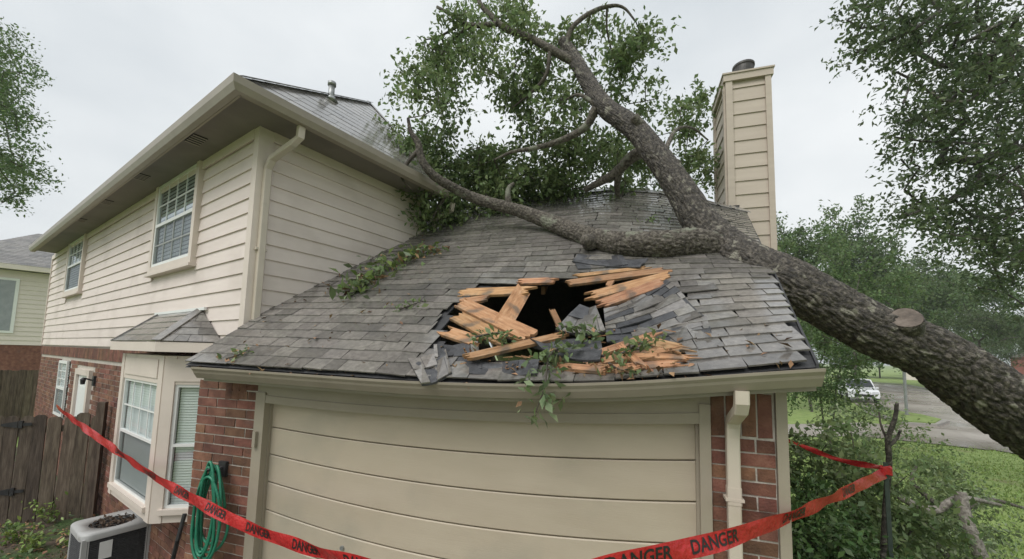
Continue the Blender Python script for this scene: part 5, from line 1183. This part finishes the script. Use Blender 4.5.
# red brick house down the street and a pale one
def far_house(label, c, w, d, h, roofh, wallmat, ang):
    t = thing('house', label, 'house', c); ex = np.array([cos(ang), sin(ang), 0]); ey = np.array([-sin(ang), cos(ang), 0]); c = np.asarray(c, float)
    def P(a, b, z): return c + ex * a + ey * b + Z * z
    MB().hexa([P(-w, -d, 0), P(w, -d, 0), P(w, d, 0), P(-w, d, 0)], [P(-w, -d, h), P(w, -d, h), P(w, d, h), P(-w, d, h)]).build('wall', wallmat, t)
    m_ = MB(); m_.hexa([P(-w - .4, -d - .4, h), P(w + .4, -d - .4, h), P(w + .4, d + .4, h), P(-w - .4, d + .4, h)], [P(-w * .2, -d - .4, h + roofh), P(w * .2, -d - .4, h + roofh), P(w * .2, d + .4, h + roofh), P(-w * .2, d + .4, h + roofh)]); rf = m_.build('roof', SHINGI, t)
    for a in (-.55, 0, .55):
        wn = MB().obox(P(a * w, -d - .04, h * .55), ex * .75, ey * .04, Z * .85).build('window', WHITE, t); MB().obox(P(a * w, -d - .09, h * .55), ex * .64, ey * .01, Z * .74).build('pane', CARG, wn)
    gbm = MB().hexa([P(-w * .8, -d - .3, h), P(w * .8, -d - .3, h), P(0, -d - .3, h + roofh * .85)], [P(-w * .8, -d - .45, h), P(w * .8, -d - .45, h), P(0, -d - .45, h + roofh * .85)]).build('gable', wallmat, t)
REDB = M('far_red_brick', [(.20, .065, .05), (.27, .10, .075)], scale=6, rough=.9)
hb = gnd(1075, 384); far_house('red brick house down the street at the right edge', (hb[0], hb[1], 0), 7, 5, 5.0, 2.6, REDB, radians(-42))
hb = gnd(975, 383); far_house('pale house half hidden by trees beyond the street', (hb[0], hb[1] + 6, 0), 6, 4, 3.2, 2.2, MATS['cream_siding'], radians(-30))
# ---- trees
def gt(x, y): p = gnd(x, y); return np.array([p[0], p[1], 0])
def lobes(h, w, n, seed, lo_=.35):
    r = random.Random(seed); return [(r.uniform(-.55, .55) * w, r.uniform(-.55, .55) * w, h * r.uniform(lo_ + .12, .86), w * r.uniform(.3, .5), w * r.uniform(.3, .5), h * r.uniform(.10, .17)) for _ in range(n)]
G1 = 'trees along the street'
tree('street_tree', 'oak with dark trunk on the lawn behind the garage corner', gt(812, 412), 11.5, lobes(11.5, 4.6, 9, 1), 90, 170, .19, LEAFB, cr=.9, fork=.32, seed=21, rmax=.36, group=G1, bark=BARKW)
tree('street_tree', 'rounded oak straight behind the chimney side gap', gt(796, 398), 17.0, lobes(17.0, 5.5, 9, 2), 80, 150, .26, LEAFB, cr=1.2, fork=.3, seed=22, rmax=.36, group=G1)
tree('street_tree', 'tall tree with two rounded tops above the trunk', gt(856, 391), 21.0, lobes(21.0, 6.5, 10, 3), 100, 150, .36, LEAFB, cr=1.5, fork=.3, seed=23, rmax=.4, group=G1)
tree('street_tree', 'wide tree beyond the street above the sawn stub', gt(905, 386), 19.0, lobes(19, 9.0, 12, 4), 110, 150, .42, LEAFB, cr=1.8, fork=.22, seed=24, rmax=.45, group=G1)
tree('street_tree', 'large tree at the right above the leaning trunk', gt(985, 394), 14.5, lobes(14.5, 8.0, 12, 5), 110, 160, .32, LEAFB, cr=1.4, fork=.3, seed=25, rmax=.4, group=G1)
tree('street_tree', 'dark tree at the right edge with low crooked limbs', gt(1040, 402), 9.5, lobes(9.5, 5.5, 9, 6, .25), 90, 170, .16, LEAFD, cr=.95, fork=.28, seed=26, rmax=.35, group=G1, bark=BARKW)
tree('street_tree', 'hazy far tree between the two rounded crowns', gt(880, 378), 21, lobes(21, 12, 12, 7, .1), 90, 150, .65, LEAFB, cr=2.6, fork=.15, seed=27, rmax=.5, group=G1)
tree('street_tree', 'hazy far tree low behind the red brick house', gt(960, 378), 17, lobes(17, 14, 12, 8, .1), 90, 150, .65, LEAFB, cr=2.6, fork=.15, seed=28, rmax=.5, group=G1)
tree('street_tree', 'far tree closing the view left of the garage corner', gt(770, 385), 15, lobes(15, 8, 10, 9, .1), 80, 150, .42, LEAFB, cr=1.8, fork=.2, seed=29, rmax=.4, group=G1)
# slender multi-stemmed tree by the pavement
cm = gt(830, 462); rng = np.random.default_rng(41)
cmt = thing('crepe_myrtle', 'slender multi-stemmed young tree by the pavement', 'tree', cm)
tg = [cm + np.array([rng.normal() * .7, rng.normal() * .55, rng.uniform(1.5, 4.6)]) for _ in range(60)]
nds = [cm, cm + np.array([.05, 0, .5]), cm + np.array([-.12, 0, 1.2]), cm + np.array([.15, .05, 1.2]), cm + np.array([-.2, 0, 2.2]), cm + np.array([.25, 0, 2.3])]
nd_, pr, en = grow(nds, [-1, 0, 1, 1, 2, 3], tg, rng, seg=.3); put(skeleton_mesh(nd_, pr, 'trunk', BARKF, rtip=.008, rmax=.05), 'trunk', cmt)
put(leaf_mesh('crown', cluster_points([nd_[e] for e in en], .42, 130, rng), .10, LEAFB, rng=rng), 'crown', cmt, kind='stuff')
# overhanging oak at the right: trunk outside the picture, limbs reaching in
ob = np.array([9.6, 9.6, 0]); rng = np.random.default_rng(52); tg = []
for cx, cy, rx, ry, za, zb_, n in ((960, 45, 75, 60, 7.0, 9.5, 62), (880, 30, 35, 40, 7, 9, 16), (1010, 130, 60, 60, 7.0, 10, 52), (930, 130, 40, 45, 7.2, 9, 26), (985, 215, 55, 45, 7.5, 10, 40), (920, 200, 25, 30, 7.5, 9.5, 10), (1010, 285, 35, 30, 8, 11, 14), (1080, 60, 60, 80, 7, 9, 20), (1080, 200, 50, 80, 8, 10, 14), (940, -40, 90, 40, 7, 9, 24)):
    for _ in range(n):
        a = rng.uniform(0, 2 * pi); r = rng.uniform(0, 1) ** .5; tg.append(atz(cx + rx * r * cos(a), cy + ry * r * sin(a), rng.uniform(za, zb_)))
oak = thing('oak_tree', 'large dark-leaved oak overhanging the upper right corner', 'tree', ob)
nds = [ob, ob + np.array([.1, 0, 2.0]), ob + np.array([0, .1, 4.0]), ob + np.array([-.5, -.2, 5.2]), ob + np.array([-.2, .3, 6.2])] + [atz(*q) for q in ((1060, 150, 9.2), (1015, 148, 8.8), (975, 160, 8.5), (1050, 270, 10.0), (1010, 240, 9.4), (1040, 60, 9), (1000, 40, 8.6))]
nd_, pr, en = grow(nds, [-1, 0, 1, 2, 2, 3, 5, 6, 3, 8, 4, 10], tg, rng, seg=.4)
put(skeleton_mesh(nd_, pr, 'trunk', BARKW, rtip=.019, rmax=.45), 'trunk', oak)
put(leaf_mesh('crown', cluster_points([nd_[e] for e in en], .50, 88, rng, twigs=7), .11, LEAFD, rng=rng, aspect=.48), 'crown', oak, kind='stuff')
# tree at the left edge
lt = atz(-95, 340, 15.5); lt[2] = 0; rng = np.random.default_rng(61); tg = []
for cx, cy, rx, ry, n in ((5, 75, 22, 35, 16), (-10, 130, 30, 60, 22), (8, 170, 22, 35, 16), (-30, 60, 40, 60, 14)):
    for _ in range(n):
        a = rng.uniform(0, 2 * pi); r = rng.uniform(0, 1) ** .5; tg.append(atz(cx + rx * r * cos(a), cy + ry * r * sin(a), rng.uniform(13, 16)))
ltr = thing('oak_tree', 'leafy tree reaching in at the left edge above the neighbour', 'tree', lt)
nd_, pr, en = grow([lt, lt + Z * 3, lt + Z * 5, lt + Z * 7], [-1, 0, 1, 2], tg, rng, seg=.7); put(skeleton_mesh(nd_, pr, 'trunk', BARKF, rtip=.012, rmax=.35), 'trunk', ltr)
put(leaf_mesh('crown', cluster_points([nd_[e] for e in en], .75, 170, rng, twigs=7), .12, LEAFB, rng=rng), 'crown', ltr, kind='stuff')

# ================================================================== HAZE (rain mist)
hz = bpy.data.materials.new('rain_mist'); hz.use_nodes = True; t = hz.node_tree; t.nodes.clear()
pv = t.nodes.new('ShaderNodeVolumePrincipled'); pv.inputs['Color'].default_value = (.93, .96, .97, 1); pv.inputs['Density'].default_value = .0008; pv.inputs['Anisotropy'].default_value = .2
om = t.nodes.new('ShaderNodeOutputMaterial'); t.links.new(pv.outputs[0], om.inputs['Volume'])
hbx = MB().box(-950, 950, -320, 1520, -1.0, 32.0).build('haze', hz); hbx['kind'] = 'stuff'; hbx['label'] = 'thin grey rain mist over the street'
